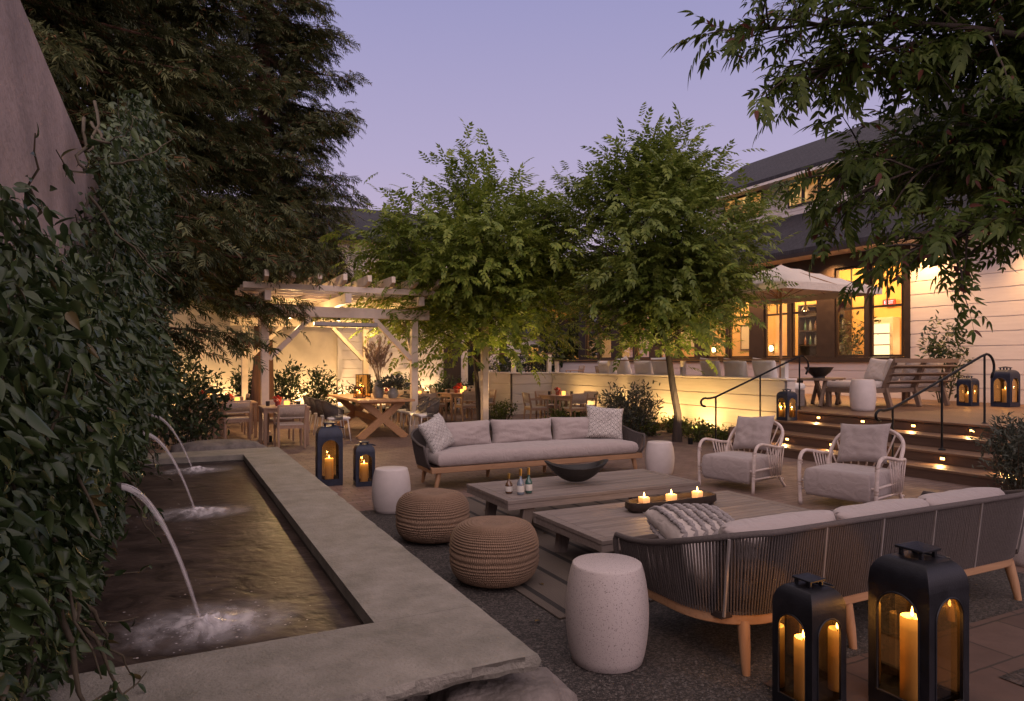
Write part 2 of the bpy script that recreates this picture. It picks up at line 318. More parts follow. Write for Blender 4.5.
# ------------------------------------------------------------------ mesh builder
class MB:
    def __init__(s): s.v = []; s.f = []
    def add(s, vs, fs):
        o = len(s.v); s.v += [tuple(x) for x in vs]; s.f += [tuple(i+o for i in f) for f in fs]; return s
    def box(s, c, d, rz=0, rot=None):
        hx, hy, hz = d[0]/2, d[1]/2, d[2]/2
        m = rot if rot is not None else Matrix.Rotation(rz, 3, 'Z'); c = Vector(c)
        vs = [c + m @ Vector((x*hx, y*hy, z*hz)) for z in (-1, 1) for x, y in ((-1, -1), (1, -1), (1, 1), (-1, 1))]
        return s.add(vs, [(3, 2, 1, 0), (4, 5, 6, 7), (0, 1, 5, 4), (1, 2, 6, 5), (2, 3, 7, 6), (3, 0, 4, 7)])
    def bar(s, p0, p1, w0, w1=None, d0=None, d1=None, up=(0, 0, 1)):     # tapered rectangular bar
        p0, p1 = Vector(p0), Vector(p1); w1 = w1 or w0; d0 = d0 or w0; d1 = d1 or (w1 if d0 == w0 else d0)
        t = (p1-p0).normalized(); u = Vector(up)
        if abs(t.dot(u)) > .98: u = Vector((0, 1, 0))
        x = t.cross(u).normalized(); y = x.cross(t)
        vs = [p + x*sx*w/2 + y*sy*d/2 for p, w, d in ((p0, w0, d0), (p1, w1, d1)) for sx, sy in ((-1, -1), (1, -1), (1, 1), (-1, 1))]
        return s.add(vs, [(0, 1, 2, 3), (7, 6, 5, 4), (4, 5, 1, 0), (5, 6, 2, 1), (6, 7, 3, 2), (7, 4, 0, 3)])
    def tube(s, pts, r, n=6, closed=False, caps=True):
        P = [Vector(p) for p in pts]; k = len(P); rr = r if isinstance(r, (list, tuple)) else [r]*k
        vs = []; prev = None
        for i in range(k):
            a = P[i-1] if (i > 0 or closed) else P[i]; b = P[(i+1) % k] if (i < k-1 or closed) else P[i]
            t = (b-a); t = t.normalized() if t.length > 1e-9 else Vector((0, 0, 1))
            if prev is None:
                u = Vector((0, 0, 1)) if abs(t.z) < .9 else Vector((1, 0, 0))
                x = t.cross(u).normalized()
            else:
                x = prev - t*prev.dot(t)
                x = x.normalized() if x.length > 1e-6 else t.orthogonal().normalized()
            prev = x; y = t.cross(x)
            vs += [P[i] + (x*math.cos(2*PI*j/n) + y*math.sin(2*PI*j/n))*rr[i] for j in range(n)]
        fs = []
        for i in range(k if closed else k-1):
            i2 = (i+1) % k
            for j in range(n): fs.append((i*n+j, i*n+(j+1) % n, i2*n+(j+1) % n, i2*n+j))
        if caps and not closed: fs += [tuple(range(n-1, -1, -1)), tuple((k-1)*n+j for j in range(n))]
        return s.add(vs, fs)
    def lathe(s, prof, n=32, c=(0, 0, 0), cap=True, sx=1., sy=1.):
        c = Vector(c); vs = [c + Vector((r*math.cos(2*PI*j/n)*sx, r*math.sin(2*PI*j/n)*sy, z)) for r, z in prof for j in range(n)]
        fs = [(i*n+j, i*n+(j+1) % n, (i+1)*n+(j+1) % n, (i+1)*n+j) for i in range(len(prof)-1) for j in range(n)]
        if cap: fs += [tuple(range(n-1, -1, -1)), tuple((len(prof)-1)*n+j for j in range(n))]
        return s.add(vs, fs)
    def prism(s, poly, z0, z1, M3=None):
        n = len(poly); f = (lambda p: M3 @ Vector(p)) if M3 else Vector
        return s.add([f((x, y, z0)) for x, y in poly] + [f((x, y, z1)) for x, y in poly],
                     [tuple(range(n-1, -1, -1)), tuple(range(n, 2*n))] + [(i, (i+1) % n, n+(i+1) % n, n+i) for i in range(n)])
    def quad(s, *p): return s.add(p, [tuple(range(len(p)))])
    def build(s, name, mat, parent=None, bevel=0., seg=2, sharp=38, smooth=True):
        me = bpy.data.meshes.new(name); me.from_pydata(s.v, [], s.f); me.update()
        return mkobj(name, me, mat, parent, bevel, seg, sharp, smooth)

def mkobj(name, me, mat, parent=None, bevel=0., seg=2, sharp=38, smooth=True):
    if mat is not None: me.materials.append(MT[mat] if isinstance(mat, str) else mat)
    if smooth:
        me.polygons.foreach_set('use_smooth', [True]*len(me.polygons))
        if sharp: me.set_sharp_from_angle(angle=R(sharp))
    o = bpy.data.objects.new(name, me); COL.objects.link(o)
    if parent is not None: o.parent = parent
    if bevel:
        b = o.modifiers.new('bevel', 'BEVEL'); b.width = bevel; b.segments = seg; b.limit_method = 'ANGLE'; b.angle_limit = R(50); b.harden_normals = False
    return o
def tag(o, label=None, cat=None, group=None, kind=None):
    for k, v in (('label', label), ('category', cat), ('group', group), ('kind', kind)):
        if v: o[k] = v
    return o
def thing(name, label, cat, loc=(0, 0, 0), rz=0., group=None):
    o = bpy.data.objects.new(name, None); o.empty_display_size = .1; COL.objects.link(o)
    o.location = loc; o.rotation_euler = (0, 0, rz); return tag(o, label, cat, group)
def dup(o, loc=None, rz=None, label=None, group=None, scale=None, parent=None):
    c = o.copy(); COL.objects.link(c)
    if parent is not None: c.parent = parent
    for ch in list(o.children): dup(ch, parent=c)
    if loc is not None: c.location = loc
    if rz is not None: c.rotation_euler = (0, 0, rz)
    if scale is not None: c.scale = (scale,)*3 if isinstance(scale, (int, float)) else scale
    if label: c['label'] = label
    if group: c['group'] = group
    return c
def light(name, kind, loc, power, col=(1, .58, .22), rad=.03, parent=None, target=None, size=None, spot=None, blend=.6):
    l = bpy.data.lights.new(name, kind); l.energy = power; l.color = col
    if kind in ('POINT', 'SPOT'): l.shadow_soft_size = rad
    if kind == 'AREA': l.shape = 'RECTANGLE'; l.size, l.size_y = size
    if kind == 'SPOT': l.spot_size = R(spot); l.spot_blend = blend
    o = bpy.data.objects.new(name, l); COL.objects.link(o); o.location = loc
    if target is not None: o.rotation_euler = (Vector(target)-Vector(loc)).to_track_quat('-Z', 'Y').to_euler()
    if parent is not None: o.parent = parent
    return o

# ------------------------------------------------------------------ leaves
def t_leaf(w=.3, fold=.12):       # folded diamond leaf, 2 quads
    v = [(0, 0, 0), (.33, w, fold), (.38, 0, 0), (.33, -w, fold), (.75, w*.62, fold*.5-.04), (.75, -w*.62, fold*.5-.04), (1, 0, -.08)]
    return np.array(v), [(0, 2, 1), (0, 3, 2), (2, 6, 4, 1), (3, 5, 6, 2)]
def t_leaf2(w=.3): return np.array([(0, 0, 0), (.45, w, .08), (1, 0, -.03), (.45, -w, .08)]), [(0, 2, 1), (0, 3, 2)]
def t_big(w=.24, droop=.18):
    v = []; f = []; xs = [0, .15, .35, .6, .82, 1.]; ws = [.02, .7, 1., .85, .45, .0]
    for x, k in zip(xs, ws):
        z = -droop*x*x
        v += [(x, -w*k, z+.10*k), (x, 0, z), (x, w*k, z+.10*k)]
    for i in range(5):
        a = i*3; f += [(a, a+3, a+4, a+1), (a+1, a+4, a+5, a+2)]
    return np.array(v), f
def t_frond(npair=6, ll=.34, w=.07, simple=True, droop=.25, seed=1):
    rg = np.random.default_rng(seed); V = []; F = []
    lv, lf = t_leaf2(.25) if simple else t_big(.19, .15)
    def put(x, ang, roll, L):
        c, s_ = math.cos(ang), math.sin(ang); o = len(V)
        for p in lv:
            q = p*L; X = q[0]*c - q[1]*s_; Y = q[0]*s_ + q[1]*c; Z = q[2] - .25*abs(q[0])*1.0 + roll*q[1]
            xx = x + X; V.append((xx, Y, Z - droop*xx*xx))
        F.extend([tuple(i+o for i in ff) for ff in lf])
    for i in range(npair):
        x = .18 + .72*i/(npair-1); L = ll*(1 - .35*abs(i/(npair-1)-.4))
        for sg in (-1, 1): put(x, sg*(1.0 - .25*i/npair + rg.normal(0, .1)), rg.normal(0, .25), L*rg.uniform(.85, 1.1))
    put(.95, rg.normal(0, .1), 0, ll*.9)
    o = len(V); k = 4                                          # rachis strip
    for i in range(k+1):
        x = i/k*.95; V += [(x, -.006, -droop*x*x+.004), (x, .006, -droop*x*x+.004)]
    for i in range(k): F.append((o+2*i, o+2*i+2, o+2*i+3, o+2*i+1))
    return np.array(V), F
def t_spray(n=7, w=.030, seed=2):       # feathery conifer spray: one tapered blade per twig
    rg = np.random.default_rng(seed); V = []; F = []
    def twig(p, ang, L, ww, dz):
        c, s_ = math.cos(ang), math.sin(ang); o = len(V)
        for t, k in ((0, .35), (.55, 1.), (1, .1)):
            x = p[0]+c*L*t; y = p[1]+s_*L*t; z = p[2]-dz*t*t
            V.append((x - s_*ww*k, y + c*ww*k, z)); V.append((x + s_*ww*k, y - c*ww*k, z+.01))
        F.extend([(o, o+2, o+3, o+1), (o+2, o+4, o+5, o+3)])
    for i in range(n):
        x = .06 + .85*i/n; z = -.2*x*x
        for sg in (-1, 1): twig((x, 0, z), sg*rg.uniform(.45, .95), (.46*(1-.55*i/n))*rg.uniform(.6, 1.2), w, rg.uniform(-.05, .2))
    twig((.5, 0, -.05), 0, .5, w, .15)
    return np.array(V), F
def nrm(a): return a/np.maximum(np.linalg.norm(a, axis=-1, keepdims=True), 1e-9)
def scatter_mesh(name, sets):
    """sets: list of (template(V,F), P, D, UP, S): many instances in one mesh"""
    VV = []; loops = []; starts = []; tot = 0; vo = 0
    for (tv, tf), P, D, UP, S in sets:
        P = np.asarray(P); n = len(P)
        if n == 0: continue
        X = nrm(np.asarray(D)); Y = nrm(np.cross(np.asarray(UP), X)); Z = np.cross(X, Y)
        B = np.stack([X, Y, Z], axis=2)                        # columns
        W = np.einsum('nij,kj->nki', B*np.asarray(S)[:, None, None], tv) + P[:, None, :]
        VV.append(W.reshape(-1, 3)); k = len(tv)
        fl = np.concatenate([np.array(f) for f in tf]); fs = np.array([len(f) for f in tf])
        loops.append((fl[None, :] + (np.arange(n)*k)[:, None] + vo).ravel()); starts.append(np.tile(fs, n)); vo += n*k
    V = np.concatenate(VV); L = np.concatenate(loops); C = np.concatenate(starts)
    me = bpy.data.meshes.new(name); me.vertices.add(len(V)); me.vertices.foreach_set('co', V.astype(np.float32).ravel())
    me.loops.add(len(L)); me.loops.foreach_set('vertex_index', L.astype(np.int32))
    st = np.concatenate([[0], np.cumsum(C)[:-1]]).astype(np.int32)
    me.polygons.add(len(C)); me.polygons.foreach_set('loop_start', st)
    try: me.polygons.foreach_set('loop_total', C.astype(np.int32))
    except Exception: pass
    me.update(calc_edges=True); me.validate(); return me
def rdir(n): return nrm(RNG.normal(size=(n, 3)))
FR = [t_frond(5, .30, seed=s) for s in (1, 2, 3)]
FRN = [t_frond(n_, .36, simple=False, seed=s, droop=d_) for s, n_, d_ in ((4, 5, .35), (5, 4, .15), (6, 6, .5), (7, 3, .2))]
SPR = [t_spray(seed=s) for s in (1, 2, 3)]

def leafy(name, mat, parent, P, D, size, temps, jit=.25, upj=.5):
    P = np.asarray(P); n = len(P); S = size*RNG.uniform(1-jit, 1+jit, n); UP = np.array([0, 0, 1.]) + RNG.normal(0, upj, (n, 3))
    idx = RNG.integers(0, len(temps), n)
    me = scatter_mesh(name, [(t, P[idx == i], np.asarray(D)[idx == i], UP[idx == i], S[idx == i]) for i, t in enumerate(temps)])
    return mkobj(name, me, mat, parent, sharp=0)

def curve(p0, p1, sag=.1, n=6, wob=.05):
    p0, p1 = Vector(p0), Vector(p1); L = (p1-p0).length; out = []
    for i in range(n+1):
        t = i/n; q = p0.lerp(p1, t); k = math.sin(PI*t)*L
        q = q + Vector((random.gauss(0, wob)*k*.5, random.gauss(0, wob)*k*.5, sag*k)); out.append(q)
    return out

def decid_tree(name, label, loc, H, base, rad, lean, seed, mat, nclump=75, per=55, fs=.34, trunk_r=.07, second=None):
    global RNG
    RNG = np.random.default_rng(seed); random.seed(seed)
    t = thing(name, label, 'tree', loc, 0, 'young trees in the courtyard')
    tb = MB(); top = Vector((lean[0], lean[1], H*.86)); kk = 9
    ax = [Vector((lean[0]*(i/kk)**1.1 + random.gauss(0, .03), lean[1]*(i/kk) + random.gauss(0, .03), H*.86*i/kk)) for i in range(kk+1)]
    tb.tube(ax, [trunk_r*(1.25 if i == 0 else 1-.85*i/kk) for i in range(kk+1)], 9)
    def axis(z):
        q = max(0, min(.999, z/(H*.86)))*kk; i = int(q); return ax[i].lerp(ax[i+1], q-i)
    if second:
        p = [Vector((second[0]*i/5, second[1]*i/5, H*.6*i/5)) + Vector((second[2], second[3], 0)) for i in range(6)]
        tb.tube(p, [trunk_r*.8*(1-.12*i) for i in range(6)], 8)
    P = []; D = []; cz = (base+H)/2; hz = (H-base)/2
    for i in range(nclump):
        d = rdir(1)[0]; rr = RNG.uniform(.35, 1.)**.55
        env = 1 + .55*noise.noise(Vector((d[0]*1.9+seed, d[1]*1.6, d[2]*1.6-seed)))
        c = np.array([d[0]*rad*rr*env, d[1]*rad*rr*env, d[2]*hz*rr*(.86+.2*env)])
        shrink = 1 - .50*max(0, c[2]/hz)**1.5 - .18*max(0, -c[2]/hz)
        c[0] *= shrink; c[1] *= shrink
        lx = axis(cz + c[2]); c = c + np.array([lx.x*.8, lx.y*.8, cz])
        zb = max(base*.75, min(H*.8, c[2]-.5*np.hypot(c[0], c[1])-.2)); pb = axis(zb)
        cl = curve(pb, c, .12, 5, .09); tb.tube(cl, [.022, .018, .014, .011, .008, .004], 5, caps=False)
        n = int(per*RNG.uniform(.5, 1.35)); sp = RNG.uniform(.26, .46)*rad/2.3
        for sub in range(4):
            sc_ = c + RNG.normal(0, sp*.9, 3); m = n//4
            tb.tube(curve(c, sc_ + np.array([0, 0, .06]), .08, 3, .08), [.006, .005, .004, .002], 4, caps=False)
            pts = sc_ + RNG.normal(0, 1, (m, 3))*np.array([sp, sp, sp*.75])*.62
            P.append(pts); out = nrm(pts - np.array([axis(zb).x, axis(zb).y, c[2]-.9]))
            D.append(out + RNG.normal(0, .5, (m, 3)) + np.array([0, 0, -.15]))
    for i in range(11):                                       # leaders at the top
        a = RNG.uniform(0, 2*PI); r0 = RNG.uniform(0, rad*.45); zt = H*RNG.uniform(.88, 1.03)-r0*.5
        b0 = axis(zt-.9); tip = np.array([top.x*.8+math.cos(a)*r0, top.y*.8+math.sin(a)*r0, zt])
        tb.tube(curve(b0, tip, .05, 4, .04), [.014, .011, .008, .006, .003], 4, caps=False)
        m = 18; k = RNG.uniform(0, 1, m)[:, None]; base_ = np.array(b0)*(1-k*.8-.2)+tip*(k*.8+.2)
        P.append(base_); D.append(np.c_[RNG.normal(0, .8, (m, 2)), RNG.uniform(-.1, .8, m)])
    tb.build('trunk', 'bark', t)
    leafy('crown', mat, t, np.concatenate(P), np.concatenate(D), fs, FR, .3, .35)
    return t

def redwood(label, loc, H, rmax, seed, z0=2.2, nb=150, dens=1.):
    global RNG
    RNG = np.random.default_rng(seed); random.seed(seed)
    t = thing('redwood_tree', label, 'tree', loc, 0, 'tall conifers on the left')
    tb = MB(); tb.tube([(random.gauss(0, .03), random.gauss(0, .03), H*i/10) for i in range(11)], [.27*(1-.085*i)*(1.25 if i == 0 else 1) for i in range(11)], 12)
    P = []; D = []; S = []
    for i in range(nb):
        z = z0 + (H-z0)*(i/nb)**1.0 + RNG.normal(0, .15); a = i*2.399 + RNG.normal(0, .3)
        env = 1 + .35*noise.noise(Vector((math.cos(a)*1.3+seed, math.sin(a)*1.3, z*.55)))
        L = rmax*(1 - .8*max(0., (z-z0)/(H-z0))**1.2)*env*RNG.uniform(.72, 1.08)
        n = 8; pts = []
        for k in range(n+1):
            q = k/n; pts.append(Vector((math.cos(a)*L*q + random.gauss(0, .03), math.sin(a)*L*q + random.gauss(0, .03), z - .34*L*q*(1-.5*q) + .02)))
        tb.tube(pts, [.045*(1-.1*k) for k in range(n+1)], 5, caps=False)
        m = int(L*58*dens)
        for j in range(m):
            q = RNG.uniform(.12, 1.)**.8; x = q*n; k = min(n-1, int(x)); p = pts[k].lerp(pts[k+1], x-k)
            sg = RNG.choice([-1, 1]); tw = a + sg*RNG.uniform(.2, 1.25)
            P.append((p.x+RNG.normal(0, .13), p.y+RNG.normal(0, .13), p.z+RNG.normal(-.03, .13)))
            D.append((math.cos(tw), math.sin(tw), RNG.uniform(-.75, .05))); S.append(RNG.uniform(.24, .52))
    tb.build('trunk', 'rbark', t)
    P = np.array(P); D = np.array(D); S = np.array(S); n = len(P); UP = np.array([0, 0, 1.]) + RNG.normal(0, .35, (n, 3)); idx = RNG.integers(0, 3, n)
    me = scatter_mesh('crown', [(SPR[i], P[idx == i], D[idx == i], UP[idx == i], S[idx == i]) for i in range(3)])
    mkobj('crown', me, 'redw', t, sharp=0); return t

def shrub(name, label, cat, loc, h, r, n, mat='shrub', leaf=.07, seed=1, stems=14, group=None, upright=.6, w=.22, base=.05):
    global RNG
    RNG = np.random.default_rng(seed); random.seed(seed)
    t = thing(name, label, cat, loc, 0, group); sb = MB(); P = []; D = []; m = max(4, n//stems)
    for i in range(stems):
        a = 2*PI*(i+RNG.uniform(0, .8))/stems; rr = r*RNG.uniform(.25, 1.); hh = h*RNG.uniform(.6, 1.)*(1-.25*(rr/r)**2)
        tip = Vector((math.cos(a)*rr, math.sin(a)*rr, hh)); b0 = Vector((math.cos(a)*rr*.25, math.sin(a)*rr*.25, 0))
        cl = curve(b0, tip, .12, 5, .06); sb.tube(cl, [.010, .009, .008, .006, .005, .002], 4, caps=False)
        for j in range(m):
            q = base + (1-base)*RNG.uniform(.05, 1.)**.8; x = q*5; k = min(4, int(x)); p = cl[k].lerp(cl[k+1], x-k)
            s_ = r*.20*(1.15-q*.6); P.append((p.x+RNG.normal(0, s_), p.y+RNG.normal(0, s_), max(.02, p.z+RNG.normal(0, s_))))
            d = rdir(1)[0]; D.append((d[0]*.8+math.cos(a)*.3, d[1]*.8+math.sin(a)*.3, d[2]*.6+upright))
    sb.build('stem', 'stem', t)
    leafy('foliage', mat, t, P, D, leaf, [t_leaf(w)], .3, .6); return t

# ------------------------------------------------------------------ ground sheets
def sheet(name, pts, z, mat):
    m = MB(); m.add([(p[0], p[1], z) for p in pts], [tuple(range(len(pts)))])
    return tag(m.build(name, mat, smooth=False), kind='structure')
def gq(a0, a1, b0, b1): return [G(a0, b0), G(a1, b0), G(a1, b1), G(a0, b1)]
MT['earth'] = M('earth', (.05, .042, .035), .95, .4, 1.5, .5, 20)
sheet('ground', [(-300, -300), (300, -300), (300, 500), (-300, 500)], 0, 'earth')
sheet('gravel_ground', gq(.6, 5.75, .2, 7.25), .006, 'gravel')
sheet('brick_paving', gq(-1.5, 10.2, 7.25, 21.3), .006, 'brick')
sheet('brick_path', gq(5.75, 9.7, 2.5, 7.25), .006, 'brick')
sheet('stone_path', gq(2.62, 5.75, 1.2, 2.47), .012, 'flag')
sheet('stone_walkway', gq(5.75, 9.2, 1.2, 2.5), .012, 'flag')
sheet('mulch_bed', gq(3.72, 8.4, -1.0, 1.98), .018, 'lava')

# pebbles and fallen leaves
RNG = np.random.default_rng(3)
pt = np.array([(-.5, -.5, 0), (.5, -.4, 0), (.45, .5, 0), (-.5, .45, 0), (0, 0, .55)]); pf = [(0, 1, 4), (1, 2, 4), (2, 3, 4), (3, 0, 4)]
n = 24000; ab = np.c_[RNG.uniform(1.4, 5.7, n), RNG.uniform(1.6, 7.2, n)**1.0]
P = np.array([tuple(G(a, b, .005)) for a, b in ab]); D = np.c_[RNG.normal(size=(n, 2)), np.zeros(n)]
tag(mkobj('gravel_pebbles', scatter_mesh('gravel_pebbles', [((pt, pf), P, D, np.tile((0, 0, 1.), (n, 1)), RNG.uniform(.004, .0135, n)*(1+.6*(RNG.uniform(0, 1, n) > .97)))]), 'pebbles', sharp=0),
    'loose dark pebbles strewn over the gravel floor', 'pebbles', kind='stuff')
n = 70; P = np.array([tuple(G(RNG.uniform(1.4, 5.6), RNG.uniform(1.6, 7.2), .02)) for i in range(n)])
tag(mkobj('fallen_leaves', scatter_mesh('fallen_leaves', [(t_leaf(.25), P, np.c_[RNG.normal(size=(n, 2)), np.zeros(n)], np.tile((0, .1, 1.), (n, 1)), RNG.uniform(.03, .06, n))]), 'fallen', sharp=0),
    'dry brown leaves fallen on the gravel', 'leaves', kind='stuff')

# ------------------------------------------------------------------ garden wall + fountain
wl = MB(); wl.box(G(-.62, 5.2, 1.475), (.24, 14.4, 2.95), TH)
tag(wl.build('garden_wall', 'concrete', bevel=.015), 'tall rough pinkish concrete wall half covered by climbing leaves', 'wall')

ft = thing('fountain', 'long raised stone fountain pool with three water jets pouring from the wall', 'fountain', G(.4, 6.0), TH)
def rough_slab(x0, x1, y0, y1, z0, z1, sides, seed, step=.055):
    """slab with split-rock side faces"""
    bm = bmesh.new(); nx = max(2, int((x1-x0)/step)); ny = max(2, int((y1-y0)/step)); nz_ = 3
    def P(i, j, k): return (x0+(x1-x0)*i/nx, y0+(y1-y0)*j/ny, z0+(z1-z0)*k/nz_)
    vm = {}
    def V(i, j, k):
        if (i, j, k) not in vm:
            x, y, z = P(i, j, k); out = Vector((0, 0, 0))
            if i == nx and '+x' in sides: out += Vector((1, 0, 0))
            if i == 0 and '-x' in sides: out -= Vector((1, 0, 0))
            if j == ny and '+y' in sides: out += Vector((0, 1, 0))
            if j == 0 and '-y' in sides: out -= Vector((0, 1, 0))
            if out.length:
                w = .034 if k < nz_ else .006
                q = Vector((x, y, z)); dz = noise.noise(q*7+Vector((seed, 0, 0)))*w + noise.noise(q*22+Vector((0, seed, 0)))*w*.8 - (.018 if k == 0 else 0)
                x += out.x*dz; y += out.y*dz; z += 0 if k == nz_ else noise.noise(q*16)*.008
            vm[(i, j, k)] = bm.verts.new((x, y, z))
        return vm[(i, j, k)]
    for i in range(nx):
        for j in range(ny):
            bm.faces.new((V(i, j, nz_), V(i+1, j, nz_), V(i+1, j+1, nz_), V(i, j+1, nz_)))
            bm.faces.new((V(i, j, 0), V(i, j+1, 0), V(i+1, j+1, 0), V(i+1, j, 0)))
    for k in range(nz_):
        for i in range(nx):
            bm.faces.new((V(i, 0, k), V(i+1, 0, k), V(i+1, 0, k+1), V(i, 0, k+1)))
            bm.faces.new((V(i+1, ny, k), V(i, ny, k), V(i, ny, k+1), V(i+1, ny, k+1)))
        for j in range(ny):
            bm.faces.new((V(nx, j, k), V(nx, j+1, k), V(nx, j+1, k+1), V(nx, j, k+1)))
            bm.faces.new((V(0, j+1, k), V(0, j, k), V(0, j, k+1), V(0, j+1, k+1)))
    me = bpy.data.meshes.new('coping'); bm.to_mesh(me); bm.free(); return me
# local: x = a-.4, y = b-6
mkobj('coping', rough_slab(-.9, .89, -3.64, -3.033, .385, .45, ('-y', '+x'), 3), 'stone', ft, sharp=14)
mkobj('coping', rough_slab(.40, .89, -3.03, .297, .385, .45, ('+x',), 5), 'stone', ft, sharp=14)
mkobj('coping', rough_slab(.40, .89, .303, 3.10, .3855, .4505, ('+x',), 7), 'stone', ft, sharp=14)
mkobj('coping', rough_slab(-.9, .89, 3.103, 3.70, .385, .45, ('+y',), 9), 'stone', ft, sharp=14)
m = MB(); m.box((.60, .0, .19), (.30, 6.7, .38)); m.box((0-.23, -3.20, .19), (1.35, .30, .38)); m.box((-.23, 3.38, .19), (1.4, .5, .38))
m.build('basin_wall', 'rockface', ft, bevel=.02)
m = MB(); m.box((.425, .03, .24), (.05, 6.05, .28)); m.box((-.2, -3.05, .24), (1.3, .05, .28)); m.box((-.2, 3.12, .24), (1.3, .05, .28)); m.box((-.25, 0, .05), (1.4, 6.3, .06))
m.build('basin_lining', 'basin', ft)
m = MB(); wn = 60
w_ = sheet('pool_water', [G(-.5, 2.99), G(.80, 2.99), G(.80, 9.1), G(-.5, 9.1)], .365, 'water')
w_.data.name = 'pool_water'
for k, (b, zt, d) in enumerate(((3.51, 1.03, .31), (6.14, 1.02, .36), (8.53, 1.0, .4))):
    sp = MB(); sp.tube([(0, 0, .005), (.30, 0, .0)], .026, 10); sp.tube([(.0, 0, .005), (.012, 0, .005)], .05, 12)
    s_ = sp.build('spout', 'basin', ft); s_.location = (-.5-.4-.0, b-6, zt+.015); s_.name = 'spout'
    jt = MB(); N = 16; V = []; F = []; H = zt-.365
    seg = 8
    for i in range(N+1):
        q = i/N; x = .29 + d*q + (.02*q); z = -H*q*q*.985 - .03*q*(1-q)
        rw = .022 + .010*q; rt = .014*(1-.3*q)
        for j in range(seg):
            a = 2*PI*j/seg; V.append((x + rt*math.sin(a)*.6 + .004*nz((q*9, j, k)), rw*math.cos(a) + .006*nz((q*6, j*2.1, k+5)), z + rt*math.sin(a)))
    for i in range(N):
        for j in range(seg): F.append((i*seg+j, i*seg+(j+1) % seg, (i+1)*seg+(j+1) % seg, (i+1)*seg+j))
    jt.add(V, F); jt.build('water_jet', 'jet', s_, sharp=0)
    fo = MB(); V = []; F = []; nr, na = 9, 28
    for i in range(nr+1):
        for j in range(na):
            a = 2*PI*j/na; rr = .36*i/nr; hgt = .032*math.exp(-(rr/.12)**2)*(1+.8*nz((math.cos(a)*2, math.sin(a)*2, rr*14+k))) + .004
            V.append((rr*math.cos(a)*1.3, rr*math.sin(a), max(.003, hgt)))
    for i in range(nr):
        for j in range(na): F.append((i*na+j, i*na+(j+1) % na, (i+1)*na+(j+1) % na, (i+1)*na+j))
    fo.add(V, F); f_ = fo.build('water_splash', 'splash', s_, sharp=0); f_.location = (.29+d+.05, 0, .367-zt-.015)
RNG = np.random.default_rng(17); fP = []; fS = []
for (la, lb) in ((.1, 3.52), (.15, 6.15), (.19, 8.54)):
    for i in range(170):
        q = abs(RNG.normal(0, .42)); an = RNG.uniform(0, 2*PI); a_, b_ = la+q*math.cos(an)*.8, lb+q*math.sin(an)
        if -.45 < a_ < .77 and 3.05 < b_ < 9.0: fP.append(tuple(G(a_, b_, .368))); fS.append(RNG.uniform(.002, .007))
ft_ = np.array([(math.cos(2*PI*i/7), math.sin(2*PI*i/7), 0) for i in range(7)]+[(0, 0, .35)]); ff_ = [(i, (i+1) % 7, 7) for i in range(7)]; nP = len(fP)
tag(mkobj('water_bubbles', scatter_mesh('water_bubbles', [((ft_, ff_), fP, np.c_[RNG.normal(size=(nP, 2)), np.zeros(nP)], np.tile((0, 0, 1.), (nP, 1)), fS)]), 'bubble', sharp=0), 'small pale bubbles floating on the dark fountain pool', 'bubbles', kind='stuff')
# boulders beside the fountain
def boulder(label, loc, sx, sy, sz, seed, rz=0):
    bm = bmesh.new(); bmesh.ops.create_icosphere(bm, subdivisions=4, radius=1)
    for v in bm.verts:
        p = v.co.copy(); d = 1 + .28*noise.noise(p*1.3+Vector((seed, 0, 0))) + .10*noise.noise(p*4+Vector((0, seed, 0))) + .04*noise.noise(p*11)
        v.co = Vector((p.x*d*sx, p.y*d*sy, max(-.5, p.z*d)*sz))
        if v.co.z > sz*.62: v.co.z = sz*.62 + (v.co.z-sz*.62)*.25
    me = bpy.data.meshes.new('boulder'); bm.to_mesh(me); bm.free()
    o = mkobj('boulder', me, 'boulder', sharp=0); o.location = loc; o.rotation_euler = (0, 0, rz); return tag(o, label, 'boulder', 'boulders by the fountain')
boulder('flat topped grey boulder tucked under the front corner of the fountain coping', G(1.16, 2.46, .12), .33, .26, .30, 2, TH+.15)
boulder('rounded boulder beyond the far end of the fountain coping', G(.6, 10.3, .1), .5, .35, .36, 5)
boulder('long low boulder between the fountain end and the left dining tables', G(.55, 11.3, .1), .75, .45, .42, 8, .6)

# climbing vine on the wall
RNG = np.random.default_rng(5); random.seed(5)
def vine_top(b):
    return np.interp(b, [0, 2.6, 3.4, 4.4, 5.2, 6.2, 8, 12.5], [1.95, 2.02, 2.1, 2.35, 2.95, 3.7, 4.2, 4.2]) + .22*np.sin(np.asarray(b)*5.1) * np.cos(np.asarray(b)*2.3)
vn = thing('climbing_vine', 'dense glossy evergreen climber spilling from the concrete wall over the pool', 'climbing plant', G(-.5, 6.0), TH)
n = 66000; b = .7 + 11.6*RNG.uniform(0, 1, n)**1.45; z = .42 + (vine_top(b)-.42)*RNG.uniform(0, 1, n)**.8
clump = np.array([noise.noise(Vector((bb*1.5, zz*1.9, 3.3))) for bb, zz in zip(b, z)])
thick = (.20 + .13*clump + .10*np.sin(np.clip((z-.4)/1.7, 0, 1)*PI)) * np.interp(b, [1, 3, 6, 12], [.62, .9, 1.0, 1.15])
thick *= np.interp(z, [.4, .7, 2.2, 3.7], [.35, .9, 1., 1.1])
x = .01 + thick*np.minimum(1.55, RNG.uniform(0, 1, n)**.55*(1+.35*RNG.exponential(.6, n)))*(1+.35*np.array([noise.noise(Vector((bb*3.1, zz*3.3, 9.))) for bb, zz in zip(b, z)]))
keep = (clump > -.30 + .25*RNG.uniform(-1, 1, n)) & ((z < vine_top(b)-.25) | (RNG.uniform(0, 1, n) < .45))
keep &= ~((z < .95) & (RNG.uniform(0, 1, n) < .45))
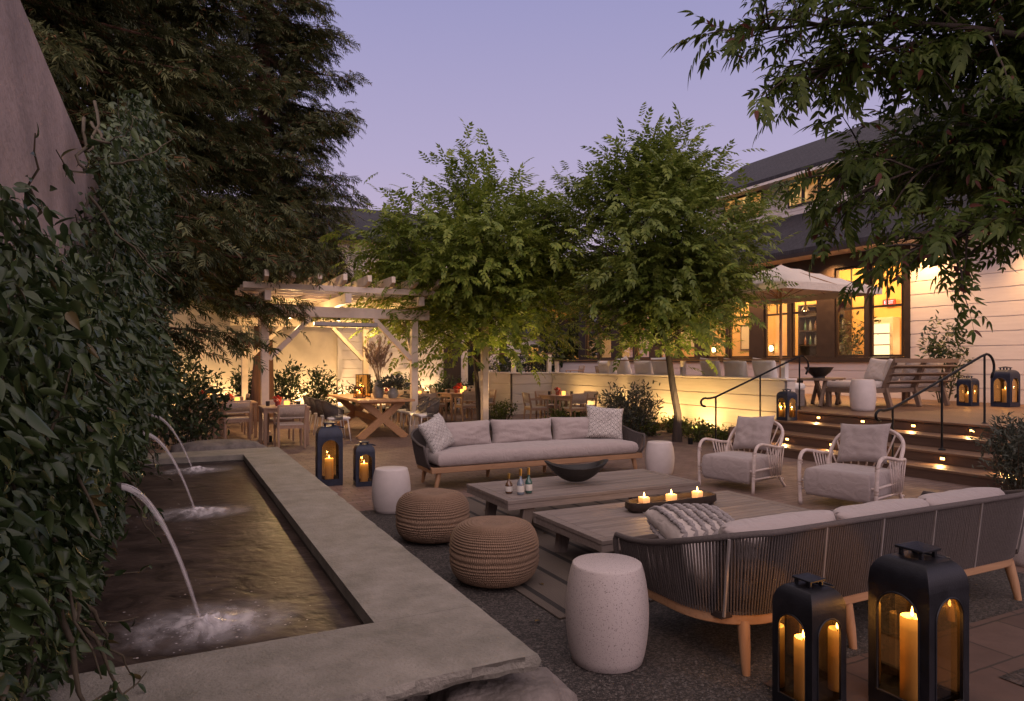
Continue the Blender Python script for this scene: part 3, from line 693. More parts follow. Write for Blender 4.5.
for sb, szz in ((3.51, 1.03), (6.14, 1.02), (8.53, 1.0)): keep &= ~((abs(b-sb) < .09) & (abs(z-szz) < .10) & (x > .14))
x = np.where((z < 1.35) & (b < 9.6), np.minimum(x, np.interp(z, [.4, 1.1, 1.35], [.22, .22, .34]) + .05*np.sin(b*7.+z*5)), x)
keep &= ~((z < 1.02) & (x > .2) & (np.minimum(abs(b-3.4), np.minimum(abs(b-6.0), abs(b-8.4))) < .35))
P = np.c_[x, b-6, z][keep]; m_ = len(P)
D = np.c_[RNG.uniform(-.1, .9, m_), RNG.normal(0, .75, m_), RNG.normal(-.55, .55, m_)]
extra = []
def tendril(p0, p1, nl, sag=-.1):
    cl = curve(p0, p1, sag, 10, .05)
    vs.tube(cl, [.010, .009, .009, .008, .007, .006, .005, .004, .004, .003, .002], 5, caps=False)
    for i in range(nl):
        q = random.uniform(.1, 1)*10; k = min(9, int(q)); p = cl[k].lerp(cl[k+1], q-k); extra.append((p.x, p.y, p.z))
vs = MB()
for i in range(46):
    bb = random.uniform(1.0, 9.0); tendril((.02, bb-6, random.uniform(.3, .7)), (.1+random.uniform(0, .2), bb-6+random.uniform(-.6, .6), float(vine_top(bb))*random.uniform(.7, 1.)), 4, random.uniform(-.05, .1))
for (b0, z0, b1, z1, x1, nl) in ((4.6, 3.0, 3.15, 2.42, .10, 16), (5.2, 3.3, 3.9, 2.62, .2, 20), (4.9, 2.6, 3.55, 2.25, .12, 18), (5.0, 3.1, 4.35, 2.9, .3, 16), (3.0, 2.0, 2.7, 2.35, .1, 9),
                                 (2.6, 1.0, 3.2, .55, .38, 14), (3.4, .9, 4.2, .5, .40, 12), (1.9, .9, 2.7, .5, .34, 14), (5.5, 1.2, 5.8, .7, .5, 12), (2.2, .62, 2.75, .5, .42, 9)):
    tendril((.05, b0-6, z0), (x1, b1-6, z1), nl, -.12)
for i in range(64):
    bb = random.uniform(1.6, 10.5); zz = random.uniform(1.35, 3.0) if bb > 4.5 else random.uniform(1.2, 2.0)
    xx = random.uniform(.34, .62) if bb > 4 else random.uniform(.22, .36)
    tendril((.08, bb-6, zz), (xx, bb-6+random.uniform(-.5, .5), zz-random.uniform(-.25, .65)), 9, random.uniform(-.2, .12))
for i in range(9):
    bb = random.choice((2.2, 2.6, 4.5, 5.0, 7.2, 2.4)); tendril((.2, bb-6, 1.05), (.36+random.uniform(0, .1), bb-6+random.uniform(-.3, .3), random.uniform(.5, .62)), 11, random.uniform(-.1, .1))
vs.build('stem', 'stem', vn, sharp=0)
e = np.array(extra); P = np.concatenate([P, e]); D = np.concatenate([D, np.c_[RNG.normal(.3, .5, len(e)), RNG.normal(0, .7, len(e)), RNG.normal(-.4, .4, len(e))]])
kk_ = np.hypot(P[:, 0]+.5, 0) ; Wp = np.c_[CU*(P[:, 0]-.5) - SU*P[:, 1] - SU*6.0, SU*(P[:, 0]-.5) + CU*P[:, 1] + CU*6.0, P[:, 2]-1.6]; ok_ = np.linalg.norm(Wp, axis=1) > .95; P = P[ok_]; D = D[ok_]
leafy('foliage', 'vine', vn, P, D, np.interp(P[:, 1]+6, [1, 2.2, 4, 8, 12], [.040, .047, .058, .078, .10]), [t_big(.17, .22), t_big(.21, .1), t_big(.16, .40), t_big(.24, .3)], .38, .9)

# ------------------------------------------------------------------ soft goods
def pillow_mesh(w, h, t, n=22, pinch=.07, seed=0, wr=.010, pw=4, fat=.5):
    V = []; F = []; idx = {}
    def P(s, u, side):
        x = s*w/2*(1 - pinch*(1-u*u)*abs(s)); z = u*h/2*(1 - pinch*(1-s*s)*abs(u))
        th = t/2*max(0., (1-abs(s)**pw)*(1-abs(u)**pw))**fat
        th *= 1 + .10*nz((s*1.2, u*1.2, side), 1., seed)
        y = side*th + wr*nz((s*3, u*3, side*2), 1.4, seed)*(1-max(abs(s), abs(u))**6) + .012*nz((s, u, 0), 1.5, seed+3)
        return (x, y, z + h/2)
    for side in (-1, 1):
        for i in range(n+1):
            for j in range(n+1):
                edge = i in (0, n) or j in (0, n); key = (i, j, 0 if edge else side)
                if key not in idx: idx[key] = len(V); V.append(P(-1+2*i/n, -1+2*j/n, 0 if edge else side))
        for i in range(n):
            for j in range(n):
                q = [idx[(a, b_, 0 if (a in (0, n) or b_ in (0, n)) else side)] for a, b_ in ((i, j), (i+1, j), (i+1, j+1), (i, j+1))]
                F.append(tuple(q) if side < 0 else tuple(reversed(q)))
    return V, F
def pillow(name, mat, w, h, t, parent=None, loc=(0, 0, 0), rot=(0, 0, 0), seed=0, **kw):
    m = MB(); m.add(*pillow_mesh(w, h, t, seed=seed, **kw)); o = m.build(name, mat, parent, sharp=0)
    o.location = loc; o.rotation_euler = rot; return o
def pad(name, mat, w, d, h, parent, loc, rz=0, seed=0, crown=.02, r=.045):
    """rounded seat cushion, lying flat: loc is the centre of its underside"""
    m = MB(); nx = max(14, int(w/.035)); ny = max(14, int(d/.035)); V = []; F = []; ids = {}
    def prof(q):                                   # distance from edge -> height fraction
        return 1 if q >= r else math.sqrt(max(0, 1-(1-q/r)**2))
    for side in (0, 1):
        for i in range(nx+1):
            for j in range(ny+1):
                ui = i/nx; uj = j/ny
                x = (-.5 + (ui - .75*math.sin(2*PI*ui)/(2*PI)))*w; y = (-.5 + (uj - .75*math.sin(2*PI*uj)/(2*PI)))*d
                q = min(w/2-abs(x), d/2-abs(y)); e = prof(max(0, q)); c = crown*(1-(2*x/w)**2)*(1-(2*y/d)**2)
                z = h/2 + (h/2*e + c if side else -h/2*e) + (.007*nz((x, y, 0), 5., seed) if side else 0)
                edge = i in (0, nx) or j in (0, ny); key = (i, j, 2 if edge else side)
                if key not in ids: ids[key] = len(V); V.append((x, y, z if not edge else h/2))
        for i in range(nx):
            for j in range(ny):
                qd = [ids[(a, b_, 2 if (a in (0, nx) or b_ in (0, ny)) else side)] for a, b_ in ((i, j), (i+1, j), (i+1, j+1), (i, j+1))]
                F.append(tuple(qd) if side else tuple(reversed(qd)))
    m.add(V, F); o = m.build(name, mat, parent, sharp=0); o.location = loc; o.rotation_euler = (0, 0, rz); return o

# ------------------------------------------------------------------ rope sofa (front = -y)
def make_sofa(L, Dp, label, loc, rz, seed, chh=.37):
    t = thing('rope_sofa', label, 'sofa', loc, rz, 'long rope-back sofas')
    x0, y0, rc = L/2, Dp/2, .34
    def path(off):                      # front-left -> back -> front-right, with outward normals
        pts = []; r = rc+off; X = x0+off; Y = y0+off
        n1 = 22
        for i in range(n1): pts.append((-X, -y0+.10 + (Y-r+y0-.10)*i/n1))
        for i in range(13): a = PI - (PI/2)*i/13; pts.append((-X+r+r*math.cos(a), Y-r+r*math.sin(a)))
        n2 = 110
        for i in range(n2): pts.append((-X+r + (2*X-2*r)*i/n2, Y))
        for i in range(13): a = PI/2 - (PI/2)*i/13; pts.append((X-r+r*math.cos(a), Y-r+r*math.sin(a)))
        for i in range(n1+1): pts.append((X, Y-r - (Y-r+y0-.10)*i/n1))
        return pts
    top = path(.07); bot = path(.0); N = len(top)
    arc = [0.]
    for i in range(1, N): arc.append(arc[-1]+math.dist(top[i], top[i-1]))
    tot = arc[-1]
    def ht(s):                          # top height along the arc
        e = min(s, tot-s); q = min(1, max(0, (e-.05)/.95)); return .565 + .165*(q*q*(3-2*q))
    def at(pts, s):
        i = min(N-2, max(0, int(np.searchsorted(arc, s)-1))); f = (s-arc[i])/max(1e-6, arc[i+1]-arc[i]); f = min(1, max(0, f))
        return Vector((pts[i][0]+(pts[i+1][0]-pts[i][0])*f, pts[i][1]+(pts[i+1][1]-pts[i][1])*f, 0))
    # wooden bent rail
    m = MB(); V = []; F = []
    for p, nxt in zip(bot, bot[1:]+[bot[-1]]): pass
    inn = path(-.045)
    for i in range(N):
        for q, z in ((bot[i], .245), (bot[i], .315), (inn[i], .315), (inn[i], .245)): V.append((q[0], q[1], z))
    for i in range(N-1):
        for j in range(4): F.append((i*4+j, (i+1)*4+j, (i+1)*4+(j+1) % 4, i*4+(j+1) % 4))
    F += [(0, 1, 2, 3), ((N-1)*4+3, (N-1)*4+2, (N-1)*4+1, (N-1)*4)]
    m.add(V, F); m.box((0, -y0+.06, .28), (2*x0-.004, .05, .07)); m.build('base_rail', 'teak', t, bevel=.006)
    m = MB(); m.box((0, 0, .30), (2*x0-.12, 2*y0-.14, .03)); m.build('seat_platform', 'trim', t)
    for sx in (-1, 1):
        for px, py, ox, oy in ((sx*(x0-.12), -y0+.10, sx*.05, -.02), (sx*(x0-.20), y0-.06, sx*.03, .05), (sx*.45, y0-.035, 0, .05)):
            g = MB(); g.tube([(px+ox, py+oy, 0), (px+ox*.6, py+oy*.6, .12), (px, py, .26)], [.020, .028, .034], 12); g.build('leg', 'teakv', t)
    # ropes
    m = MB(); s = .03; k = 0
    while s < tot-.02:
        for lay, (o1, o2, ds) in enumerate(((0, 0, 0), (-.022, -.018, .009))):
            a = at(bot, s+ds); b_ = at(top, s+ds); c = Vector((0, 0, 0)); dirn = (b_-a); dirn = dirn.normalized() if dirn.length > 1e-4 else Vector((0, 1, 0))
            a = a + dirn*o1; b_ = b_ + dirn*o2; h_ = ht(s+ds)
            a.z = .30; b_.z = h_
            mid = a.lerp(b_, .5) + dirn*.006
            j = random.gauss(0, .0012); mid.x += j; m.tube([a + dirn*.004, mid, b_], .0062 if lay == 0 else .0055, 4, caps=False)
        s += .0178; k += 1
    m.build('rope_back', 'rope', t, sharp=0)
    m = MB(); pts = []
    for i in range(121): q = tot*i/120; p = at(top, q); p.z = ht(q)+.004; pts.append(p)
    e0 = Vector((pts[0].x*.985, pts[0].y-.03, .40)); e0b = Vector((bot[0][0], bot[0][1], .3)); e1 = Vector((pts[-1].x*.985, pts[-1].y-.03, .40)); e1b = Vector((bot[-1][0], bot[-1][1], .3))
    m.tube([e0b, e0, pts[0]+Vector((0, -.015, -.03))]+pts+[pts[-1]+Vector((0, -.015, -.03)), e1, e1b], .017, 8); m.build('top_rail', 'rope', t, sharp=0)
    for q in (-1.19, -.70, -.235, .235, .70, 1.19):
        if abs(q) > x0-.3: continue
        g = MB(); g.bar((q, y0+.006, .30), (q+.045, y0+.079, .73), .011, .011); g.build('back_strut', 'strut', t)
    for q in (-1, 1):
        g = MB(); g.bar((q*(x0-.07), y0-.062, .30), (q*(x0-.05), y0-.005, .71), .012, .012); g.build('back_strut', 'strut', t)
    pad('seat_cushion', 'fabric', L-.16, Dp-.13, .165, t, (0, -.045, .315), 0, seed, .035, .07)
    nb = 3; wb = (L-.30)/nb
    for i in range(nb):
        pillow('back_cushion', 'fabric', wb+.02, chh, .28, t, (-(L-.30)/2+wb*(i+.5), y0-.20+random.uniform(-.01, .01), .445), (R(-13+random.uniform(-2, 2)), R(random.uniform(-1.2, 1.2)), R(random.uniform(-2, 2))), seed+i*3, pinch=.065, pw=4, fat=.5, wr=.016)
    return t
sofa_near = make_sofa(2.80, .90, 'long rope-back sofa in the foreground seen from behind', G(3.85, 3.02), TH+PI, 3, .30)
sofa_far = make_sofa(3.15, .86, 'long rope-back sofa facing the camera behind the far coffee table', G(4.38, 8.2), TH, 21)
def gpillow(label, mat, a, b, z, w, h, t, rx, ry, rz, seed, group=None, cat='cushion'):
    o = pillow('scatter_cushion', mat, w, h, t, None, G(a, b, z), (0, 0, 0), seed, pinch=.09, wr=.02)
    o.rotation_euler = Euler((R(rx), R(ry), TH+R(rz)), 'XYZ'); return tag(o, label, cat, group)
gpillow('zigzag patterned cushion at the left end of the far sofa', 'slub2', 3.12, 8.16, .475, .50, .46, .17, -24, -14, 38, 4)
gpillow('dark and cream zigzag cushion at the right end of the far sofa', 'slub', 5.60, 8.24, .475, .58, .50, .18, -17, 7, -17, 8)
# braided cushion on the near sofa
bc = thing('braided_cushion', 'cream cushion with dark braided stripes lying at the left end of the near sofa', 'cushion', G(3.02, 3.20, .47), TH)
bc.rotation_euler = (R(76), R(-4), TH+PI-.10)
o = pillow('cover', 'cream', .56, .46, .19, bc, (0, 0, 0), (0, 0, 0), 15, pinch=.08, wr=.02)
for i in range(7):
    m = MB(); xx = -.22+.073*i; pts = []
    for k in range(29):
        u = -1+2*k/28; s_ = xx/.28; th = .095*max(0, (1-abs(s_)**4)*(1-abs(u)**4))**.5
        pts.append((xx + .010*math.sin(k*2.4)+.01, -th-.006, .23+u*.21))
    for ph in (0, PI):
        q = [(x+.009*math.sin(k*1.6+ph), y-.004*math.cos(k*1.6+ph), z) for k, (x, y, z) in enumerate(pts)]; m.tube(q, .012, 5)
        q = [(x+.009*math.sin(k*1.6+ph), -y+.004*math.cos(k*1.6+ph), z) for k, (x, y, z) in enumerate(pts)]; m.tube(q, .012, 5)
    m.build('braid', 'braid', bc, sharp=0)
# ------------------------------------------------------------------ coffee tables
def coffee_table(label, a0, a1, b0, b1, h):
    L = a1-a0; W = b1-b0
    t = thing('coffee_table', label, 'coffee table', G((a0+a1)/2, (b0+b1)/2, .013), TH, 'low slatted coffee tables')
    m = MB(); nsl = 11; w = (W-.16)/nsl
    for i in range(nsl): m.box((0, -W/2+.08+w*(i+.5), h-.018), (L-.17, w-.006, .030))
    m.box((0, -W/2+.038, h-.018), (L, .075, .032)); m.box((0, W/2-.038, h-.018), (L, .075, .032))
    for sx in (-1, 1): m.box((sx*(L/2-.040), 0, h-.018), (.078, W-.155, .0318))
    m.build('table_top', 'teakg', t, bevel=.003)
    m = MB()
    for sy in (-1, 1): m.box((0, sy*(W/2-.025), h-.062), (L-.004, .035, .055))
    for sx in (-1, 1): m.box((sx*(L/2-.025), 0, h-.062), (.035, W-.09, .055))
    m.build('apron', 'teakg', t, bevel=.003)
    for sx in (-1, 1):
        for sy in (-1, 1):
            g = MB(); g.bar((sx*(L/2-.20), sy*(W/2-.12), 0), (sx*(L/2-.26), sy*(W/2-.10), h-.035), .085, .12, .07, .07, up=(0, 1, 0)); g.build('leg', 'teakgv', t, bevel=.004)
    return t
coffee_table('low grey slatted coffee table nearer the camera with the candle tray', 2.70, 4.86, 4.0, 5.03, .335)
coffee_table('low grey slatted coffee table before the far sofa with bowl and bottles', 2.64, 4.82, 5.37, 6.32, .37)
rg = MB(); rg.box((0, 0, .0065), (3.75, 3.75, .012)); ro = rg.build('striped_rug', 'rug', bevel=.004)
ro.location = G(4.02, 5.52, .0065); ro.rotation_euler = (0, 0, TH); tag(ro, 'woven rug with dark stripes lying under the coffee tables', 'rug')

# bowl (boat shaped), bottles, candle tray
m = MB(); V = []; F = []; nr, na = 10, 40
def bowlp(rr, j, inner):
    a = 2*PI*j/na; sx, sy = .30, .15
    x = sx*rr*math.cos(a); y = sy*rr*math.sin(a); z = .012 + .115*rr**2.2 + .055*(rr**2)*abs(math.cos(a))**2.5
    if inner: x *= .90; y *= .84; z = z+.012 if rr < .97 else z
    return (x, y, z)
for i in range(nr+1):
    for j in range(na): V.append(bowlp(.25+.75*i/nr, j, False))
for i in range(nr+1):
    for j in range(na): V.append(bowlp(.25+.75*(nr-i)/nr, j, True))
R2 = 2*(nr+1)
for i in range(R2-1):
    for j in range(na): F.append((i*na+j, i*na+(j+1) % na, (i+1)*na+(j+1) % na, (i+1)*na+j))
F += [tuple(range(na-1, -1, -1)), tuple((R2-1)*na+j for j in range(na))]
m.add(V, F); bw = m.build('boat_bowl', 'bowl', sharp=50); bw.scale = (1.1, 1.1, 1.3); bw.location = G(3.62, 5.82, .385); bw.rotation_euler = (0, 0, R(8)); tag(bw, 'black boat shaped wooden bowl on the far coffee table', 'bowl')
def bottle(label, a, b, col, h, gold, seed):
    t = thing('spirit_bottle', label, 'bottle', G(a, b, .385), 0.3*seed, 'small bottles on the far coffee table')
    m = MB(); m.lathe([(.0, 0), (.030, .0), (.034, .006), (.034, h*.40), (.030, h*.48), (.014, h*.60), (.011, h*.66), (.010, h*.93), (.012, h*.935), (.012, h*.95), (.0, h*.95)], 16, cap=False); m.build('glass_body', col, t, sharp=50)
    m = MB(); m.lathe([(.0345, h*.10), (.0348, h*.11), (.0348, h*.34), (.0345, h*.35)], 16, cap=False); m.build('label', 'label', t)
    m = MB(); m.lathe([(0.0135, h*.72), (.0135, h*.99), (.010, h), (0, h)], 12, cap=False); m.build('cap', gold, t)
bottle('brown glass bottle leftmost of three on the far table', 2.80, 5.68, 'bottle_b', .185, 'gold', 1)
bottle('clear bluish bottle with gold neck in the middle of the trio', 2.87, 5.58, 'bottle_c', .235, 'gold', 2)
bottle('green glass bottle rightmost of the three bottles', 2.97, 5.61, 'bottle_g', .235, 'gold', 3)
m = MB(); V = []; F = []; na = 36
def trayp(k, j, kk):
    a = 2*PI*j/na; c, s_ = math.cos(a), math.sin(a); e = .42
    x = math.copysign(abs(c)**e, c); y = math.copysign(abs(s_)**.7, s_); wob = 1+.05*nz((c*1.5, s_*1.5, 0), 1., 4)
    sc = {0: (.93, .86, 0), 1: (1., 1., .03), 2: (.99, .97, .082), 3: (.93, .84, .080), 4: (.90, .78, .045)}[k]
    return (x*.47*sc[0]*wob, y*.115*sc[1]*wob, sc[2])
for k in range(5):
    for j in range(na): V.append(trayp(k, j, 0))
for k in range(4):
    for j in range(na): F.append((k*na+j, k*na+(j+1) % na, (k+1)*na+(j+1) % na, (k+1)*na+j))
F += [tuple(range(na-1, -1, -1)), tuple(4*na+j for j in range(na))]
m.add(V, F); tr = m.build('candle_tray', 'tray', sharp=50, bevel=0); tr.location = G(3.86, 4.66, .35); tr.rotation_euler = (0, 0, TH); tag(tr, 'long dark carved wooden tray holding three candles', 'tray')
def flame(parent, loc, s=1.):
    m = MB(); m.lathe([(0, 0), (.005*s, .006*s), (.0065*s, .013*s), (.004*s, .026*s), (0.0008*s, .042*s)], 10, cap=False); o = m.build('flame', 'flame', parent, sharp=0); o.location = loc; return o
for i, lb in enumerate(('left', 'middle', 'right')):
    p = G(3.86-.29+.29*i, 4.66, .398)
    t = thing('cube_candle', f'{lb} square orange candle burning on the dark tray', 'candle', p, TH+.1*i, 'candles on the tray')
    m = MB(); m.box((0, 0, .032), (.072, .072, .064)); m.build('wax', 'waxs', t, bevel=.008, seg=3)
    flame(t, (0, 0, .066), .9); light('candle_light', 'POINT', p+Vector((0, 0, .125)), 2.0, (1, .5, .15), .012)

# ------------------------------------------------------------------ poufs + drum stools
def pouf(label, a, b, r, h, seed):
    m = MB(); prof = []; N = 128
    for i in range(N+1):
        q = i/N; ang = -PI/2 + PI*q; cr = math.copysign(abs(math.cos(ang))**.42, 1); cz = math.copysign(abs(math.sin(ang))**.72, math.sin(ang))
        rr = r*cr; z = h/2 + h/2*cz - (.026*math.exp(-(rr/(r*.35))**2) if q > .5 else 0)
        k = .0062*math.cos(2*PI*i/4.0); rr2 = max(0.002, rr + k*abs(cr)*(1 if i not in (0, N) else 0)); z2 = z + (k*.7*abs(cz) if q > .75 else 0)
        prof.append((rr2, max(0.0, z2)))
    m.lathe(prof, 48, cap=False); o = m.build('woven_pouf', 'pouf', sharp=0); o.location = G(a, b, .013); o.rotation_euler = (0, 0, seed)
    for v in o.data.vertices: 
        w = 1+.022*nz((v.co.x, v.co.y, v.co.z), 5., seed)+.010*nz((v.co.x, v.co.y, v.co.z), 26., seed); v.co.x *= w; v.co.y *= w; v.co.z += .010*nz((v.co.x, v.co.y, v.co.z*.6), 4.5, seed+2)*min(1, v.co.z/.1)
    return tag(o, label, 'pouf', 'woven poufs beside the coffee tables')
pouf('round tan woven pouf nearer the camera beside the drum stool', 2.10, 4.50, .32, .435, .4)
pouf('round tan woven pouf farther away near the far sofa', 2.10, 5.80, .325, .425, 2.4)
def drum(label, a, b, r, h, mat, z=0.006, group='drum side tables'):
    m = MB(); prof = [(0, 0), (r*.80, 0), (r*.845, .006)]
    for i in range(1, 12): q = i/12; prof.append((r*(.845+.155*math.sin(PI*q)**.8), .006+(h-.018)*q))
    prof += [(r*.845, h-.012), (r*.83, h-.003), (r*.81, h), (0, h)]
    m.lathe(prof, 48, cap=False); o = m.build('drum_stool', mat, sharp=50); o.location = G(a, b, z); return tag(o, label, 'side table', group)
drum('speckled concrete drum stool in the foreground beside the near sofa', 2.09, 3.05, .222, .52, 'terrazzo')
drum('smooth white drum stool at the left end of the far sofa', 2.10, 7.1, .205, .46, 'plaster')
drum('smooth white drum stool at the right end of the far sofa', 6.21, 7.75, .205, .46, 'plaster')
drum('speckled drum stool at the right edge beyond the near sofa', 6.12, 3.0, .245, .50, 'terrazzo')

# ------------------------------------------------------------------ rattan armchairs (front = -y)
def make_chair():
    t = thing('rattan_armchair', 'x', 'armchair', (0, 0, 0), 0, 'white rattan armchairs')
    def arc(p, n=24):                     # catmull-rom through points
        P_ = [Vector(q) for q in p]; P_ = [P_[0]*2-P_[1]]+P_+[P_[-1]*2-P_[-2]]; out = []
        for i in range(1, len(P_)-2):
            for k in range(n//(len(P_)-3)+1):
                u = k/(n//(len(P_)-3)+1); a, b_, c, d = P_[i-1:i+3]
                out.append(.5*((2*b_)+(c-a)*u+(2*a-5*b_+4*c-d)*u*u+(3*b_-a-3*c+d)*u**3))
        out.append(P_[-2]); return out
    hoop = arc([(-.30, .10, .30), (-.325, .20, .50), (-.30, .33, .70), (-.18, .41, .80), (0, .43, .825), (.18, .41, .80), (.30, .33, .70), (.325, .20, .50), (.30, .10, .30)], 56)
    m = MB(); m.tube(hoop, .0175, 8); m.tube([p*1. + Vector((0, .006, -.030)) for p in hoop[10:-10]], .010, 6)
    m.build('back_hoop', 'rattan', t, sharp=0)
    m = MB()
    for i in range(9):
        q = (i-4)/4; k = int((.5+q*.34)*(len(hoop)-1)); a = Vector((q*.22, .21, .30)); b_ = hoop[k]
        m.tube(curve(a, b_, -.03, 4, 0), .008, 6)
    m.build('back_spindle', 'rattan', t, sharp=0)
    for sx in (-1, 1):
        m = MB(); arm = arc([(sx*.335, -.36, 0), (sx*.345, -.36, .30), (sx*.35, -.345, .50), (sx*.352, -.26, .585), (sx*.355, -.08, .565), (sx*.345, .12, .525), (sx*.33, .28, .515)], 36)
        m.tube(arm, .018, 8); m.build('arm', 'rattan', t, sharp=0)
        m = MB(); rl = arc([(sx*.325, .24, .56), (sx*.31, .17, .34), (sx*.30, .25, .14), (sx*.31, .36, 0)], 18); m.tube(rl, .016, 8); m.build('rear_leg', 'rattan', t, sharp=0)
        m = MB(); m.tube([(sx*.33, -.35, .17), (sx*.31, .26, .15)], .012, 6)
        for i in range(7):
            q = i/6; m.tube([(sx*.322, .24-.10*q-.1*q, .155), (sx*.345, .27-.36*q, .52+.035*q)] if i < 7 else 0, .0075, 6)
        m.build('side_rod', 'rattan', t, sharp=0)
        m = MB()
        for z in (.22, .25, .46, .49): m.lathe([(.018, -.012), (.0215, -.008), (.0215, .008), (.018, .012)], 10, (sx*(.337+.02*(z > .4)*0+.009*(z/.3)*.6), -.36+(.012 if z > .4 else 0), z), cap=False)
        m.build('binding', 'binding', t, sharp=0)
    m = MB(); m.tube([(-.33, -.35, .27), (.33, -.35, .27)], .014, 6); m.tube([(-.31, .22, .27), (.31, .22, .27)], .014, 6); m.tube([(-.33, -.35, .27), (-.31, .22, .27)], .014, 6); m.tube([(.33, -.35, .27), (.31, .22, .27)], .014, 6)
    m.tube([(-.31, .33, .10), (.31, .33, .10)], .011, 6); m.build('seat_frame', 'rattan', t, sharp=0)
    pad('seat_cushion', 'fabric', .60, .60, .30, t, (0, -.085, .11), 0, 5, .02, .03)
    return t
ch = make_chair(); ch['label'] = 'white rattan armchair with grey cushion farther from the camera, left of the pair'
p1 = Vector((2.87, 8.87, .006)); p2 = Vector((3.76, 7.82, .006))
p1 = Vector((2.97, 8.77, .006)); p2 = Vector((3.84, 7.66, .006)); ch.location = p1; ch.scale = (1.12, 1.12, 1.0); ch.rotation_euler = (0, 0, R(-50))
ch2 = dup(ch, p2, R(-50), 'white rattan armchair with grey cushion nearer the camera, right of the pair', scale=(1.2, 1.2, 1.0))
for p, rz, lb, sd in ((p1, R(-50), 'square grey cushion in the left rattan armchair', 31), (p2, R(-50), 'square grey cushion in the right rattan armchair', 37)):
    m = Matrix.Rotation(rz, 3, 'Z'); o = pillow('chair_cushion', 'fabric', (.54 if sd < 35 else .57), .48, .18, None, p + m @ Vector((.0, .17, .445)), (0, 0, 0), sd, pinch=.08, wr=.02)
    o.rotation_euler = (R(-23), R(-4), rz); tag(o, lb, 'cushion', 'cushions in the rattan armchairs')

